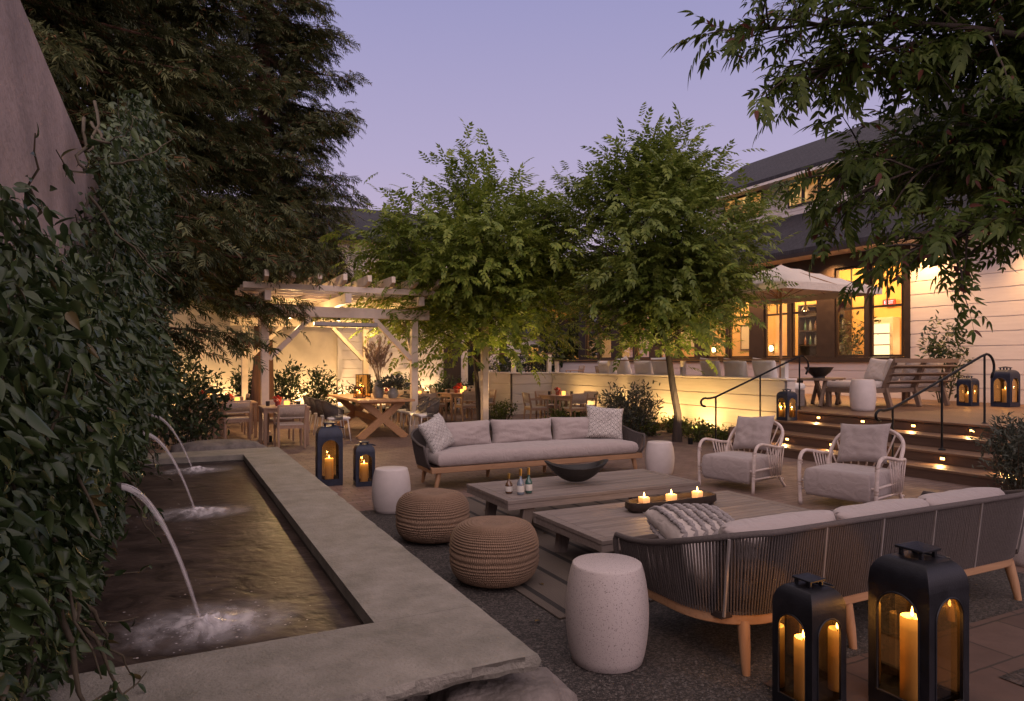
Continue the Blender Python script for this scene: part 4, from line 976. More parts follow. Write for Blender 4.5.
# ------------------------------------------------------------------ lanterns
def make_lantern(label, loc, rz, w, h, mat, ch_, pw=2.0, cr=.042, group='candle lanterns', detail=True, cands=None):
    t = thing('candle_lantern', label, 'lantern', loc, rz, group)
    hb = h*.60; hs = h*.20; tk = .016*w/.3; y = w/2
    ow = w*.345; z0 = h*.10; zs = h*.69-ow                        # arch half width, sill, spring
    m = MB()
    ztop = h*.735; ac = math.atan2(ztop-zs, y); na = 20
    arcp = [(ow*math.cos(q), zs + ow*math.sin(q)) for q in sorted([PI*i/na for i in range(na+1)]+[ac, PI-ac])]
    for f in range(4):
        Rm = Matrix.Rotation(f*PI/2, 3, 'Z')
        loop_in = [(-ow, z0), (ow, z0)] + arcp; outer = []
        for (x, z) in loop_in:
            if z <= z0+1e-6: outer.append((x/ow*y, .025))
            elif z <= zs+1e-6: outer.append((math.copysign(y, x), z))
            else:
                a = math.atan2(z-zs, x); c, s_ = math.cos(a), math.sin(a)
                k = min(y/max(1e-6, abs(c)), (ztop-zs)/max(1e-6, s_)); outer.append((c*k, zs+s_*k))
        N = len(loop_in); Vs = []
        for yy in (-y, -y+tk):
            for (x, z) in loop_in: Vs.append(Rm @ Vector((x, yy, z)))
            for (x, z) in outer:
                xx = x if yy == -y else max(-y+tk, min(y-tk, x)); Vs.append(Rm @ Vector((xx, yy, z)))
        Fs = []
        for i in range(N):
            j = (i+1) % N
            Fs.append((i, j, N+j, N+i)); Fs.append((2*N+j, 2*N+i, 3*N+i, 3*N+j)); Fs.append((j, i, 2*N+i, 2*N+j))
        m.add(Vs, Fs)
        # raised arch rim
        rim = [Rm @ Vector((x, -y-.001, z)) for x, z in loop_in]; m.tube(rim, .006*w/.3, 5, closed=True)
    # shoulders: rounded square loft
    secs = []
    for i in range(9):
        q = i/8*PI/2; k = (y*.46)+(y*.54)*math.cos(q); secs.append((k, ztop + (h*.145)*math.sin(q)**1.0))
    secs.append((y*.44, ztop+h*.145))
    VS = []; FS = []
    for k, z in secs: VS += [(-k, -k, z), (k, -k, z), (k, k, z), (-k, k, z)]
    for q in range(len(secs)-1): FS += [(q*4+i, q*4+(i+1) % 4, q*4+4+(i+1) % 4, q*4+4+i) for i in range(4)]
    m.add(VS, FS)
    m.add([(-y*.44, -y*.44, ztop+h*.1449), (y*.44, -y*.44, ztop+h*.1449), (y*.44, y*.44, ztop+h*.1449), (-y*.44, y*.44, ztop+h*.1449)], [(0, 1, 2, 3)])
    m.box((0, 0, .0125), (w*.998, w*.998, .025)); m.box((0, 0, .03), (w*.9, w*.9, .012))
    m.build('body', mat, t, bevel=.004 if detail else 0, seg=2, sharp=30)
    zc = ztop+h*.144
    m = MB()
    for sx in (-1, 1):
        for sy in (-1, 1): m.box((sx*y*.33, sy*y*.33, zc+h*.02), (.018*w/.3, .018*w/.3, h*.045))
    k = y*.47; m.box((0, 0, zc+h*.048), (k*2, k*2, h*.014)); m.add([(-k, -k, zc+h*.055), (k, -k, zc+h*.055), (k, k, zc+h*.055), (-k, k, zc+h*.055), (0, 0, zc+h*.085)], [(0, 1, 4), (1, 2, 4), (2, 3, 4), (3, 0, 4)])
    m.build('cap', mat, t, bevel=.003 if detail else 0)
    if detail:
        m = MB(); rr = w*.24; m.tube([(y*.50+rr*.50+rr*math.cos(2*PI*i/28), rr*math.sin(2*PI*i/28), zc+h*.012-.035*(1+math.cos(2*PI*i/28))*.5*w/.3) for i in range(28)], .006*w/.3, 8, closed=True); m.build('ring_handle', mat, t, sharp=0)
    m = MB()
    for f in range(4):
        Rm = Matrix.Rotation(f*PI/2, 3, 'Z'); yy = -y+tk*1.6; e = tk*1.7
        m.quad(*[Rm @ Vector(q) for q in ((-y+e, yy, .034), (y-e, yy, .034), (y-e, yy, ztop-.01), (-y+e, yy, ztop-.01))])
    m.build('glass', 'glow_glass', t, smooth=False)
    for (cx, cy, chh, crr) in (cands or [(0, 0, ch_, cr)]):
        wm = wax_mat('pillar_wax', chh, 4.)
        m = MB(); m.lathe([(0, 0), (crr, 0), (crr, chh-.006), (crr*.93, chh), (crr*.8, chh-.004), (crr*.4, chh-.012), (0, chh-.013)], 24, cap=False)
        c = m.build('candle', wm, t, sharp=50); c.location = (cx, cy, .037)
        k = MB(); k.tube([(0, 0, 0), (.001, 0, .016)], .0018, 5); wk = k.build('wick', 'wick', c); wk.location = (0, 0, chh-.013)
        flame(c, (0, 0, chh-.004), 1.15 if detail else 1.3)
        light('candle_light', 'POINT', (cx, cy, .037+chh+.05), pw, (1, .50, .14), .012, parent=t)
    return t
make_lantern('large black lantern with a tall candle at the bottom right', Vector((1.86, 3.13, .013)), TH, .288, .795, 'blackmet', .385, 4.5, .05, cands=[(-.022, .012, .385, .05)])
make_lantern('smaller black lantern with a candle left of the large one', Vector((1.365, 3.14, .013)), TH, .222, .64, 'blackmet', .285, 3.6, .042, cands=[(-.022, .010, .285, .042)])
make_lantern('taller blue-black lantern standing by the fountain coping', Vector((-2.39, 8.92, .006)), TH-.1, .315, .86, 'bluemet', .30, 1.6, .055)
make_lantern('shorter blue-black lantern left of the white drum stool', Vector((-1.92, 8.86, .006)), TH-.1, .245, .60, 'bluemet', .24, 1.3, .050)

# ------------------------------------------------------------------ terrace: deck, steps, wall, rails
DZ = .66
m = MB(); w = .14; a = 10.715
while a < 16.75:
    m.box(G(a+w/2, 15.0, DZ-.016), (w-.006, 24.4, .03), TH); a += w
dk = m.build('terrace_deck', 'deckw', smooth=False); tag(dk, kind='structure')
m = MB(); m.box(G(13.75, 15.0, .3), (6.05, 24.2, .6), TH); tag(m.build('deck_base', 'trim', smooth=False), kind='structure')
st = thing('deck_steps', 'wide dark timber steps with glowing riser lamps leading up to the terrace', 'steps', G(9.95, 6.1), TH)
# local x=a-9.95, y=b-6.1 ; b range 2.8..9.5
for i in range(4):
    a0 = 9.2+.5*i-9.95; z1 = .165*(i+1)
    m = MB(); m.box((a0+.012, .05, z1-.165/2-.018), (.024, 6.7, .128)); m.build('riser', 'stepw', st, bevel=.002)
    if i < 3:
        m = MB()
        for k in range(3): m.box((a0-.02+.0875+.175*k, .05, z1-.018), (.170, 6.72, .034))
        m.build('tread', 'deckw', st, bevel=.004)
    else:
        m = MB(); m.box((a0+.24, .05, z1-.006), (.54, 6.72, .034)); m.build('tread', 'deckw', st, bevel=.004)
m = MB(); m.box((.1, -3.33, .2), (1.6, .04, .40)); m.box((.1, 3.43, .2), (1.6, .04, .40)); m.build('stringer', 'stepw', st)
LAMPB = [8.75, 7.85, 6.95, 6.05, 5.15, 4.25]
nm = ['first', 'second', 'third', 'fourth', 'fifth', 'sixth']
for (ar, z, row, bs) in ((10.7, .575, 'top riser of the steps', LAMPB), (9.7, .245, 'lower lit riser', [8.58, 7.68, 6.78, 5.88, 4.98])):
    for k, b in enumerate(bs):
        t = thing('step_lamp', f'small glowing step lamp, {nm[k]} from the left on the {row}', 'lamp', G(ar-.003, b, z), TH, 'riser lamps in the deck steps')
        m = MB(); m.box((-.006, 0, 0), (.012, .075, .05)); m.box((-.016, 0, .022), (.03, .08, .008)); m.build('bezel', 'rail', t)
        m = MB(); m.box((-.0145, 0, -.002), (.006, .060, .034)); m.build('lens', 'step_glow', t)
        light('step_light', 'SPOT', G(ar-.07, b, z+.02), 13., (1, .56, .2), .015, None, G(ar-.30, b, z-.16), spot=150, blend=.8)

def siding(m, p0, p1, z0, z1, ex, out, th=.024):
    """boards with shadow gaps between plan points; out = unit outward plan vector"""
    p0, p1, out = Vector(p0), Vector(p1), Vector(out); z = z0
    while z < z1-.01:
        zt = min(z+ex, z1); A = []
        for q, zz in ((.010, z), (.032, z+.006), (.030, zt-.016), (.010, zt-.011), (.010, zt)):
            for p in (p0, p1): w = p + out*q; A.append(Vector((w.x, w.y, zz)))
        m.add(A, [(i, i+1, i+3, i+2) for i in (0, 2, 4, 6)]); z = zt
U3, V3 = G(1, 0), G(0, 1)
# terrace wall
tw = thing('terrace_wall', 'low white board-clad terrace wall washed by yellow uplights', 'wall', (0, 0, 0))
m = MB(); siding(m, G(10.68, 18.6), G(10.68, 9.5), .0, 1.24, .31, -U3); siding(m, G(9.27, 18.58), G(10.66, 18.58), .0, 1.24, .31, -V3); siding(m, G(9.25, 24), G(9.25, 18.6), 0, 1.24, .31, -U3)
siding(m, G(10.68, 9.495), G(10.90, 9.495), 0, 1.24, .31, -V3)
m.build('siding', 'sidingt', tw, smooth=False)
m = MB(); m.box(G(10.79, 14.05, .62), (.2, 9.1, 1.235), TH); m.box(G(9.98, 18.7, .62), (1.4, .2, 1.235), TH); m.box(G(9.37, 21.4, .62), (.2, 5.2, 1.235), TH); m.build('wall_core', 'sidingt', tw, smooth=False)
m = MB(); m.box(G(10.78, 14.0, 1.262), (.30, 9.12, .04), TH); m.box(G(9.97, 18.66, 1.2635), (1.66, .30, .04), TH); m.box(G(9.36, 21.5, 1.262), (.30, 5.4, .04), TH); m.build('wall_cap', 'whitetrim', tw, bevel=.006)
m = MB(); m.box(G(10.66, 14.05, .06), (.05, 9.0, .12), TH); m.build('base_board', 'trim', tw)
for b in (9.62, 12.6, 15.6, 18.5):
    m = MB(); m.box(G(10.79, b, 1.45), (.10, .10, .36), TH); m.build('post', 'whitetrim', tw, bevel=.005)
m = MB(); m.box(G(10.79, 14.06, 1.645), (.13, 9.05, .03), TH); m.build('hand_rail', 'deckw', tw, bevel=.005)
for aa, bb in ((9.36, 18.66), (10.6, 18.66), (9.36, 22.5)):
    m = MB(); m.box(G(aa, bb, 1.56), (.12, .12, .56), TH); m.build('post', 'whitetrim', tw, bevel=.005)
m = MB(); m.box(G(9.98, 18.66, 1.86), (1.5, .15, .04), TH); m.box(G(9.36, 20.7, 1.862), (.15, 3.9, .04), TH); m.build('hand_rail', 'deckw', tw, bevel=.005)
m = MB()
for i in range(11): m.box(G(9.48+.1*i, 18.66, 1.56), (.014, .014, .56), TH)
m.build('baluster', 'rail', tw, smooth=False)

def handrail(label, b):
    t = thing('handrail', label, 'handrail', (0, 0, 0), 0, 'black iron stair handrails')
    for a, zb, zt in ((8.85, .0, .955), (9.95, .33, 1.33), (11.0, .66, 1.70)):
        m = MB(); m.tube([G(a, b, zb), G(a, b, zt)], .016, 8); m.lathe([(.05, 0), (.05, .012), (.02, .03), (.016, .05)], 14, G(a, b, zb)); m.build('post', 'rail', t, sharp=40)
    m = MB(); pts = []
    for i in range(9): q = PI*1.15*i/8; pts.append(G(8.60-.085*math.sin(q)*1.2, b, .80 + .075*(1-math.cos(q))))
    pts += [G(8.72, b, .945), G(8.85, b, .965), G(9.95, b, 1.345), G(10.9, b, 1.68), G(11.05, b, 1.72)]
    for i in range(1, 8): q = PI*.62*i/7; pts.append(G(11.05+.20*math.sin(q), b, 1.72-.20*(1-math.cos(q))))
    pts.append(G(11.18, b, 1.36)); m.tube(pts, .019, 8); m.build('rail', 'rail', t, sharp=0)
handrail('curled black iron handrail at the left end of the steps by the terrace wall', 9.45)
handrail('curled black iron handrail rising in front of the teak terrace sofa', 6.05)

# ------------------------------------------------------------------ pergola
pg = thing('pergola', 'white timber pergola with braced posts and layered lattice roof over the dining tables', 'pergola', G(4.2, 16.9), TH)
X = lambda a: a-4.2
Y = lambda b: b-16.9
PA = (1.71, 4.90)
for b in (14.79, 19.1):
    for a in PA:
        m = MB(); m.box((X(a), Y(b), 1.262), (.15, .15, 2.525)); m.box((X(a), Y(b), .09), (.22, .22, .18)); m.build('post', 'pergola', pg, bevel=.008)
    m = MB(); m.box((X(3.3), Y(b), 2.66), (3.9, .12, .22)); m.build('beam', 'pergola', pg, bevel=.008)
    for a, s in ((1.71, 1), (4.9, -1)):
        if a == 1.71 and s == -1: continue
        k = .86 if abs(a-4.9) > .1 or s < 0 else .7
        m = MB(); m.bar((X(a)+s*.08, Y(b), 2.52-k), (X(a)+s*(k+.06), Y(b), 2.545), .10, .10, .12, .12, up=(0, 1, 0)); m.build('brace', 'pergola', pg, bevel=.006)
for a in PA:
    m = MB(); m.bar((X(a), Y(14.87), 1.75), (X(a), Y(15.6), 2.53), .09); m.build('brace', 'pergola', pg, bevel=.006)
for a in PA+(3.3,):
    m = MB(); m.box((X(a), Y(16.95), 2.93), (.13, 5.4, .20)); m.build('rafter', 'pergola', pg, bevel=.006)
for i in range(9):
    m = MB(); m.box((X(3.35), Y(14.35+.62*i), 3.12), (4.2, .09, .12)); m.build('purlin', 'pergola', pg, bevel=.005)
for i in range(8):
    b0, b1 = 13.95, 19.9; m = MB(); xx = X(1.65+.505*i); m.box((xx, Y((b0+.2+b1)/2), 3.30), (.085, b1-b0-.2, .20)); m.bar((xx, Y(b0+.2), 3.30), (xx, Y(b0), 3.33), .20, .13, .0849, .0849, up=(1, 0, 0)); m.build('top_slat', 'pergola', pg, bevel=.004)
tp = thing('timber_post', 'slim white timber post standing beside the trunk of the left courtyard tree', 'post', G(6.65, 14.79), TH)
m = MB(); m.box((0, 0, 1.3), (.15, .15, 2.6)); m.build('shaft', 'pergola', tp, bevel=.008)
m = MB(); m.box((0, 0, .09), (.2, .2, .18)); m.build('base', 'trim', tp, bevel=.006)
m = MB(); m.box((0, 0, 2.62), (.19, .19, .05)); m.build('cap', 'pergola', tp, bevel=.006)
ht = thing('strip_heater', 'long grey strip heater hung under the front beam of the pergola', 'heater', G(3.35, 14.70, 2.365), TH)
m = MB(); m.box((0, 0, .04), (1.35, .13, .085)); m.build('housing', 'strut', ht, bevel=.01)
m = MB(); m.box((0, -.02, -.006), (1.25, .09, .012)); m.build('grille', 'trim', ht)
for sx in (-1, 1):
    m = MB(); m.tube([(sx*.5, 0, .08), (sx*.5, 0, .16)], .008, 6); m.build('hanger', 'strut', ht)

# ------------------------------------------------------------------ dining furniture
def make_dtable(w, d):
    t = thing('dining_table', 'x', 'dining table', (0, 0, 0), 0, 'square timber dining tables')
    m = MB(); m.box((0, 0, .725), (w, d, .035)); m.build('table_top', 'dinew', t, bevel=.005)
    m = MB()
    for sy in (-1, 1): m.box((0, sy*(d/2-.05), .67), (w-.1, .025, .075))
    for sx in (-1, 1): m.box((sx*(w/2-.05), 0, .67), (.025, d-.13, .075))
    m.build('apron', 'dinew', t)
    for sx in (-1, 1):
        for sy in (-1, 1):
            m = MB(); m.bar((sx*(w/2-.045), sy*(d/2-.045), 0), (sx*(w/2-.05), sy*(d/2-.05), .706), .05, .065); m.build('leg', 'dinew', t, bevel=.004)
    return t
def make_wchair():       # front = -y
    t = thing('dining_chair', 'x', 'dining chair', (0, 0, 0), 0, 'woven-back timber dining chairs')
    for sx in (-1, 1):
        m = MB(); m.bar((sx*.24, -.23, 0), (sx*.24, -.21, .63), .032, .04); m.build('front_leg', 'dinew', t, bevel=.004)
        m = MB(); m.bar((sx*.23, .27, 0), (sx*.235, .22, .44), .034, .045); m.bar((sx*.235, .22, .44), (sx*.245, .29, .80), .045, .034); m.build('rear_leg', 'dinew', t, bevel=.004)
        m = MB(); m.bar((sx*.245, -.24, .64), (sx*.245, .26, .64), .045, .04, .025, .025); m.build('arm', 'dinew', t, bevel=.006)
    m = MB()
    for y_ in (-.21, .22): m.box((0, y_, .40), (.46, .028, .06))
    for sx in (-1, 1): m.box((sx*.237, .0, .40), (.026, .42, .06))
    m.build('seat_frame', 'dinew', t)
    m = MB(); m.box((0, .0, .445), (.47, .46, .03)); m.build('seat', 'pale', t, bevel=.012)
    m = MB(); N = 26
    for i in range(N):
        q = -1+2*i/(N-1); x = q*.24; yb = .262+.035*(1-q*q); m.tube([(x, yb-.02, .575), (x, yb+.02, .80)], .0085, 5)
    for z, dy in ((.572, -.022), (.805, .024)): m.tube([(q*.25, .262+.035*(1-q*q)+dy, z) for q in [-1+2*i/10 for i in range(11)]], .014, 6)
    m.build('woven_back', 'pale', t, sharp=0)
    return t
def make_schair():       # dark woven shell on white legs
    t = thing('shell_chair', 'x', 'dining chair', (0, 0, 0), 0, 'dark woven shell chairs with white legs')
    for sx in (-1, 1):
        for sy, nme in ((-1, 'front_leg'), (1, 'rear_leg')):
            m = MB(); m.tube([(sx*.26, sy*.23+(.02 if sy > 0 else 0), 0), (sx*.21, sy*.18, .43)], .012, 8); m.build(nme, 'whitemet', t, sharp=0)
    m = MB(); m.tube([(-.21, -.18, .42), (.21, -.18, .42), (.21, .18, .42), (-.21, .18, .42)], .012, 8, closed=True); m.build('seat_frame', 'whitemet', t, sharp=0)
    m = MB(); m.box((0, -.01, .455), (.46, .45, .045)); m.build('seat', 'white', t, bevel=.018, seg=3)
    m = MB(); N = 40
    for i in range(N):
        a = PI*(-.10+1.20*i/(N-1)); r0, r1 = .235, .285; e = min(i, N-1-i)/(N/2); h = .62 + .18*min(1, e*1.5)
        m.tube([(r0*math.cos(a), .0+r0*math.sin(a)*.95, .43), (r1*math.cos(a), .02+r1*math.sin(a), h)], .0085, 4)
    m.tube([(.285*math.cos(PI*(-.10+1.2*i/30)), .02+.285*math.sin(PI*(-.10+1.2*i/30)), .62+.18*min(1, min(i, 30-i)/15*1.5)) for i in range(31)], .016, 6)
    m.build('woven_back', 'shell', t, sharp=0)
    return t
DT = make_dtable(.86, .86); WC = make_wchair(); SCH = make_schair(); used = {}
def put(o, loc, rz, label):
    if o.name not in used: used[o.name] = 1; o.location = loc; o.rotation_euler = (0, 0, rz); o['label'] = label; return o
    return dup(o, loc, rz, label)
def votive(p, where, pot=True, rz=0., off=(0, 0)):
    t = thing('votive_candle', f'glowing orange votive glass on {where}', 'candle', p, rz, 'votives on the dining tables')
    m = MB(); m.lathe([(0, 0), (.045, 0), (.050, .01), (.050, .095), (.046, .095), (.045, .012), (0, .012)], 20, cap=False); m.build('glass_cup', 'votive', t)
    light('candle_light', 'POINT', p+Vector((0, 0, .15)), 4.0, (1, .45, .12), .03)
    if pot:
        q = p + G(*off)
        f = thing('flower_pot', f'small red pot of red flowers on {where}', 'flower pot', q, 0, 'flower pots on the dining tables')
        m = MB(); m.lathe([(0, 0), (.045, 0), (.055, .03), (.048, .085), (.042, .085), (.04, .03), (0, .02)], 18, cap=False); m.build('pot', 'redpot', f)
        k = 70; d = rdir(k)*np.array([1, 1, .8]); leafy('flowers', 'flower', f, d*.065*RNG.uniform(.3, 1, (k, 1))+np.array([0, 0, .125]), d+np.array([0, 0, .4]), .045, [t_leaf(.4)])
def tumbler(p, where):
    m = MB(); m.lathe([(0, 0), (.035, 0), (.040, .09), (.036, .09), (.032, .012), (0, .012)], 16, cap=False); o = m.build('tumbler', 'cup'); o.location = p; tag(o, f'dark ceramic tumbler on {where}', 'cup', 'dark tumblers on the dining tables')
def dset(name, a, b, rz, chairs, pot=True, vo=(.05, -.05)):
    p = G(a, b, .006); put(DT, p, TH+rz, f'square timber dining table {name}')
    q = G(a+vo[0], b+vo[1], .749); votive(q, f'the dining table {name}', pot, 0, (-.16, .04))
    tumbler(G(a-.28, b+.12, .749), f'left side of the dining table {name}'); tumbler(G(a+.26, b-.1, .749), f'right side of the dining table {name}')
    for da, db, r, where in chairs: put(WC, G(a+da, b+db, .006), TH+r, f'pale woven-back chair {where} of the table {name}')
F_, B_, L_, R_ = PI, 0., PI/2, -PI/2       # chair yaw: on near side faces away, etc
dset('nearest the fountain', 1.95, 13.85, 0, [(.02, -.62, F_, 'on the near side'), (0, .62, B_, 'on the far side')])
dset('second in the left row', 1.2, 15.7, 0, [(.0, -.62, F_, 'on the near side'), (.0, .62, B_, 'on the far side')])
dset('third in the left row', .75, 17.7, 0, [(.0, -.62, F_, 'on the near side'), (.62, 0, R_, 'on the right side')])
dset('before the terrace wall', 9.05, 15.3, .0, [(-.05, -.66, F_+.1, 'on the near side'), (-.70, .05, L_-.15, 'on the left side'), (.68, .0, R_+.2, 'on the right side'), (.0, .66, B_, 'on the far side')])
dset('behind the right pergola post', 7.15, 17.6, .0, [(-.05, -.66, F_, 'on the near side'), (-.70, .05, L_, 'on the left side'), (.70, .0, R_+.1, 'on the right side')])
dset('by the white back wall', 5.7, 19.4, .0, [(-.70, .0, L_, 'on the left side'), (.0, -.66, F_, 'on the near side'), (.70, .1, R_, 'on the right side')])
dset('under the rear of the pergola', 5.75, 17.1, .0, [(-.05, -.66, F_, 'on the near side'), (.0, .66, B_, 'on the far side')])
dset('by the far white house corner', 8.1, 19.7, .0, [(-.70, .0, L_, 'on the left side'), (.0, -.66, F_, 'on the near side')])
# communal farm table
fm = thing('farm_table', 'long honey brown communal table on heavy crossed legs under the pergola', 'dining table', G(3.95, 15.15, .006), TH)
m = MB()
for i in range(6): m.box((-.50+.2*i, 0, .795), (.197, 3.0, .05))
m.build('table_top', 'farm', fm, bevel=.006)
for sy in (-1, 1):
    m = MB(); yy = sy*1.15
    m.bar((-.50, yy, 0), (.42, yy, .765), .15, .15, .10, .10, up=(0, 1, 0)); m.bar((.50, yy+.002, 0), (-.42, yy+.002, .765), .15, .15, .098, .098, up=(0, 1, 0)); m.box((0, yy, .745), (.95, .12, .05)); m.build('cross_leg', 'farm', fm, bevel=.006)
m = MB(); m.bar((0, -1.15, .38), (0, 1.15, .38), .09, .09, .12, .12); m.build('stretcher', 'farm', fm, bevel=.006)
ordn = ['nearest', 'second', 'third', 'fourth']
for i in range(4):
    put(SCH, G(3.02, 14.1+.72*i, .006), TH+PI/2, f'dark woven chair with white legs, {ordn[i]} on the left of the farm table')
    put(SCH, G(4.92, 14.0+.72*i, .006), TH-PI/2, f'dark woven chair with white legs, {ordn[i]} on the right of the farm table')
# on the farm table
def glass_lantern(label, a, b, w, h, cs):
    t = thing('glass_lantern', label, 'lantern', G(a, b, .827), TH, 'wire frame candle boxes on the farm table'); k = w/2
    m = MB(); C8 = [(sx*k, sy*k) for sx, sy in ((-1, -1), (1, -1), (1, 1), (-1, 1))]
    for (x, y) in C8: m.box((x, y, h/2), (.012, .012, h))
    for z in (.006, h-.006):
        for i in range(4):
            p, q = C8[i], C8[(i+1) % 4]; m.bar((p[0], p[1], z), (q[0], q[1], z), .0125)
    m.box((0, 0, .004), (w-.02, w-.02, .008)); m.build('frame', 'trim', t)
    m = MB()
    for i in range(4):
        p, q = C8[i], C8[(i+1) % 4]; p = [c*.97 for c in p]; q = [c*.97 for c in q]; m.quad((*p, .012), (*q, .012), (*q, h-.012), (*p, h-.012))
    m.build('pane', 'glow_glass', t, smooth=False)
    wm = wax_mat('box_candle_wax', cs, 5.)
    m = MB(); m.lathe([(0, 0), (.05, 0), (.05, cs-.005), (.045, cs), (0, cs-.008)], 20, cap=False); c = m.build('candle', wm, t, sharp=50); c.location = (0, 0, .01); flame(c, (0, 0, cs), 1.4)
    light('candle_light', 'POINT', (0, 0, cs+.07), 3.2, (1, .5, .14), .02, parent=t)
glass_lantern('small square glass candle box at the front left of the farm table', 3.62, 14.62, .20, .24, .09)
glass_lantern('tall square glass candle box behind the small one on the farm table', 3.82, 15.1, .26, .50, .18)
def vase(label, a, b, r, h, kind):
    t = thing('plant_vase', label, 'vase', G(a, b, .827), 0, 'grey vases on the farm table')
    m = MB(); m.lathe([(0, 0), (r*.7, 0), (r, h*.35), (r*.95, h*.6), (r*.6, h*.9), (r*.66, h), (r*.58, h), (r*.5, h*.85), (0, h*.4)], 24, cap=False); m.build('pot', 'pot', t)
    if kind == 'plume':
        k = 34; sb = MB(); P = []; D = []
        for i in range(k):
            an = RNG.uniform(0, 2*PI); sp = RNG.uniform(.05, .34); L = RNG.uniform(.55, 1.0); tip = Vector((math.cos(an)*sp, math.sin(an)*sp, h+L)); cl = curve((0, 0, h*.8), tip, .1, 5, .05); sb.tube(cl, .003, 4)
            for j in range(26): q = RNG.uniform(.45, 1)*5; kk = min(4, int(q)); p = cl[kk].lerp(cl[kk+1], q-kk); P.append(p+Vector(RNG.normal(0, .012, 3))); D.append((math.cos(an)*.4+RNG.normal(0, .3), math.sin(an)*.4+RNG.normal(0, .3), 1))
        sb.build('stem', 'pampas', t, sharp=0); leafy('plume', 'pampas', t, P, D, .075, [t_leaf(.16)])
    else:
        k = 420; d = rdir(k); d[:, 2] = abs(d[:, 2])*.8; leafy('foliage', 'olive', t, d*RNG.uniform(.08, .33, (k, 1))+np.array([0, 0, h]), d+np.array([0, 0, .2]), .075, [t_leaf(.28)], .3, .8)
vase('grey vase holding dry pampas plumes on the farm table', 4.0, 14.5, .13, .34, 'plume')
vase('shorter grey vase of green sprigs on the farm table', 4.25, 14.25, .12, .22, 'green')

# ------------------------------------------------------------------ main building (right)
bd = thing('restaurant_building', 'white clapboard restaurant with dark shingle roofs and warmly lit dark framed windows', 'building', (0, 0, 0))
A2 = 16.8
m = MB(); siding(m, G(A2, 11.0), G(A2, -2.), DZ, 4.95, .33, -U3); siding(m, G(A2, 30.), G(A2, 11.05), DZ, 1.60, .235, -U3); m.build('siding', 'sidingw', bd, smooth=False)
m = MB(); m.box(G(A2+.11, 4.5, 2.8), (.2, 13.0, 4.6), TH); m.box(G(A2+.11, 20.5, 1.13), (.2, 19., .94), TH); m.build('wall_core', 'plasterw', bd, smooth=False)
m = MB(); m.box(G(A2-.005, 11.06, 2.8), (.10, .15, 4.2), TH); m.box(G(A2, 20.5, 1.665), (.20, 18.9, .13), TH); m.box(G(A2+.03, 20.5, 4.52), (.16, 18.9, .55), TH)
wins = []; b = 11.2
while b < 26:
    wins.append((b, b+.93)); b2 = b+.93+.13; wins.append((b2, b2+.93)); b = b2+.93+.60
for (p0, p1), (q0, q1) in zip(wins, wins[1:]+[(wins[-1][1]+.6, 0)]):
    if q0 - p1 > .02: m.box(G(A2+.03, (p1+q0)/2, 2.99), (.16, q0-p1-.002, 2.515), TH)
m.build('window_trim', 'trim', bd, smooth=False)
for i, (p0, p1) in enumerate(wins):
    c = (p0+p1)/2; w = p1-p0; fr = MB()
    for bb in (p0+.03, p1-.03): fr.box(G(A2+.05, bb, 2.99), (.07, .056, 2.50), TH)
    for zz in (1.765, 3.08, 4.215): fr.box(G(A2+.05, c, zz), (.069, w-.12, .06), TH)
    fr.box(G(A2+.05, c, 3.65), (.04, .03, 1.07), TH)
    f = fr.build('window', 'trim', bd, smooth=False)
    g = MB(); x = A2+.065; g.quad(G(x, p0+.02, 1.76), G(x, p1-.02, 1.76), G(x, p1-.02, 4.22), G(x, p0+.02, 4.22)); g.build('pane', 'glass', f, smooth=False)
m = MB(); m.box(G(20.1, 20, 2.6), (.1, 20, 4.2), TH); m.box(G(18.5, 10.9, 2.6), (3.2, .1, 4.2), TH); m.box(G(18.5, 29.9, 2.6), (3.2, .1, 4.2), TH); m.build('interior_wall', 'interior', bd, smooth=False)
m = MB(); m.box(G(18.5, 20.2, 4.75), (3.3, 19.2, .06), TH); m.build('ceiling', 'inceil', bd, smooth=False)
m = MB(); m.box(G(18.5, 20.2, .66), (3.2, 19, .04), TH); m.build('interior_floor', 'deckw', bd, smooth=False)
for aa in (17.6, 18.6, 19.6):
    m = MB(); m.box(G(aa, 20.2, 4.66), (.14, 19, .12), TH); m.build('ceiling_beam', 'trim', bd, smooth=False)
# roofs
def roofquad(name, a0, z0, a1, z1, b0, b1, th=.12):
    m = MB(); A = [G(a0, b0, z0), G(a0, b1, z0), G(a1, b1, z1), G(a1, b0, z1)]; dn = Vector((0, 0, -th))
    m.add(A + [p+dn for p in A], [(0, 3, 2, 1), (4, 5, 6, 7), (0, 1, 5, 4), (1, 2, 6, 5), (2, 3, 7, 6), (3, 0, 4, 7)])
    f = m.build(name, 'shingle', bd, smooth=False); return f
roofquad('roof', 15.95, 4.82, 18.7, 6.62, -2.2, 26.6)
m = MB(); m.box(G(15.98, 12.2, 4.70), (.05, 28.7, .20), TH); m.build('fascia', 'trim', bd)
m = MB(); m.box(G(16.4, 12.2, 4.625), (.78, 28.6, .03), TH); m.build('soffit', 'whitetrim', bd)
m = MB(); siding(m, G(18.5, 20.2), G(18.5, -2.), 6.40, 7.95, .20, -U3); siding(m, G(18.5, 20.2), G(23.5, 20.2), 4.5, 8.0, .20, V3)
m.add([G(18.4, 20.22, 7.9), G(23.6, 20.22, 7.9), G(21, 20.22, 9.45)], [(0, 2, 1)]); m.build('clerestory_wall', 'sidingw', bd, smooth=False)
roofquad('roof', 17.7, 7.72, 21.0, 9.66, -2.3, 20.75); roofquad('roof', 24.0, 7.86, 21.0, 9.66, -2.3, 20.75)
m = MB(); m.box(G(17.73, 9.2, 7.60), (.05, 23, .17), TH); m.build('fascia', 'whitetrim', bd)
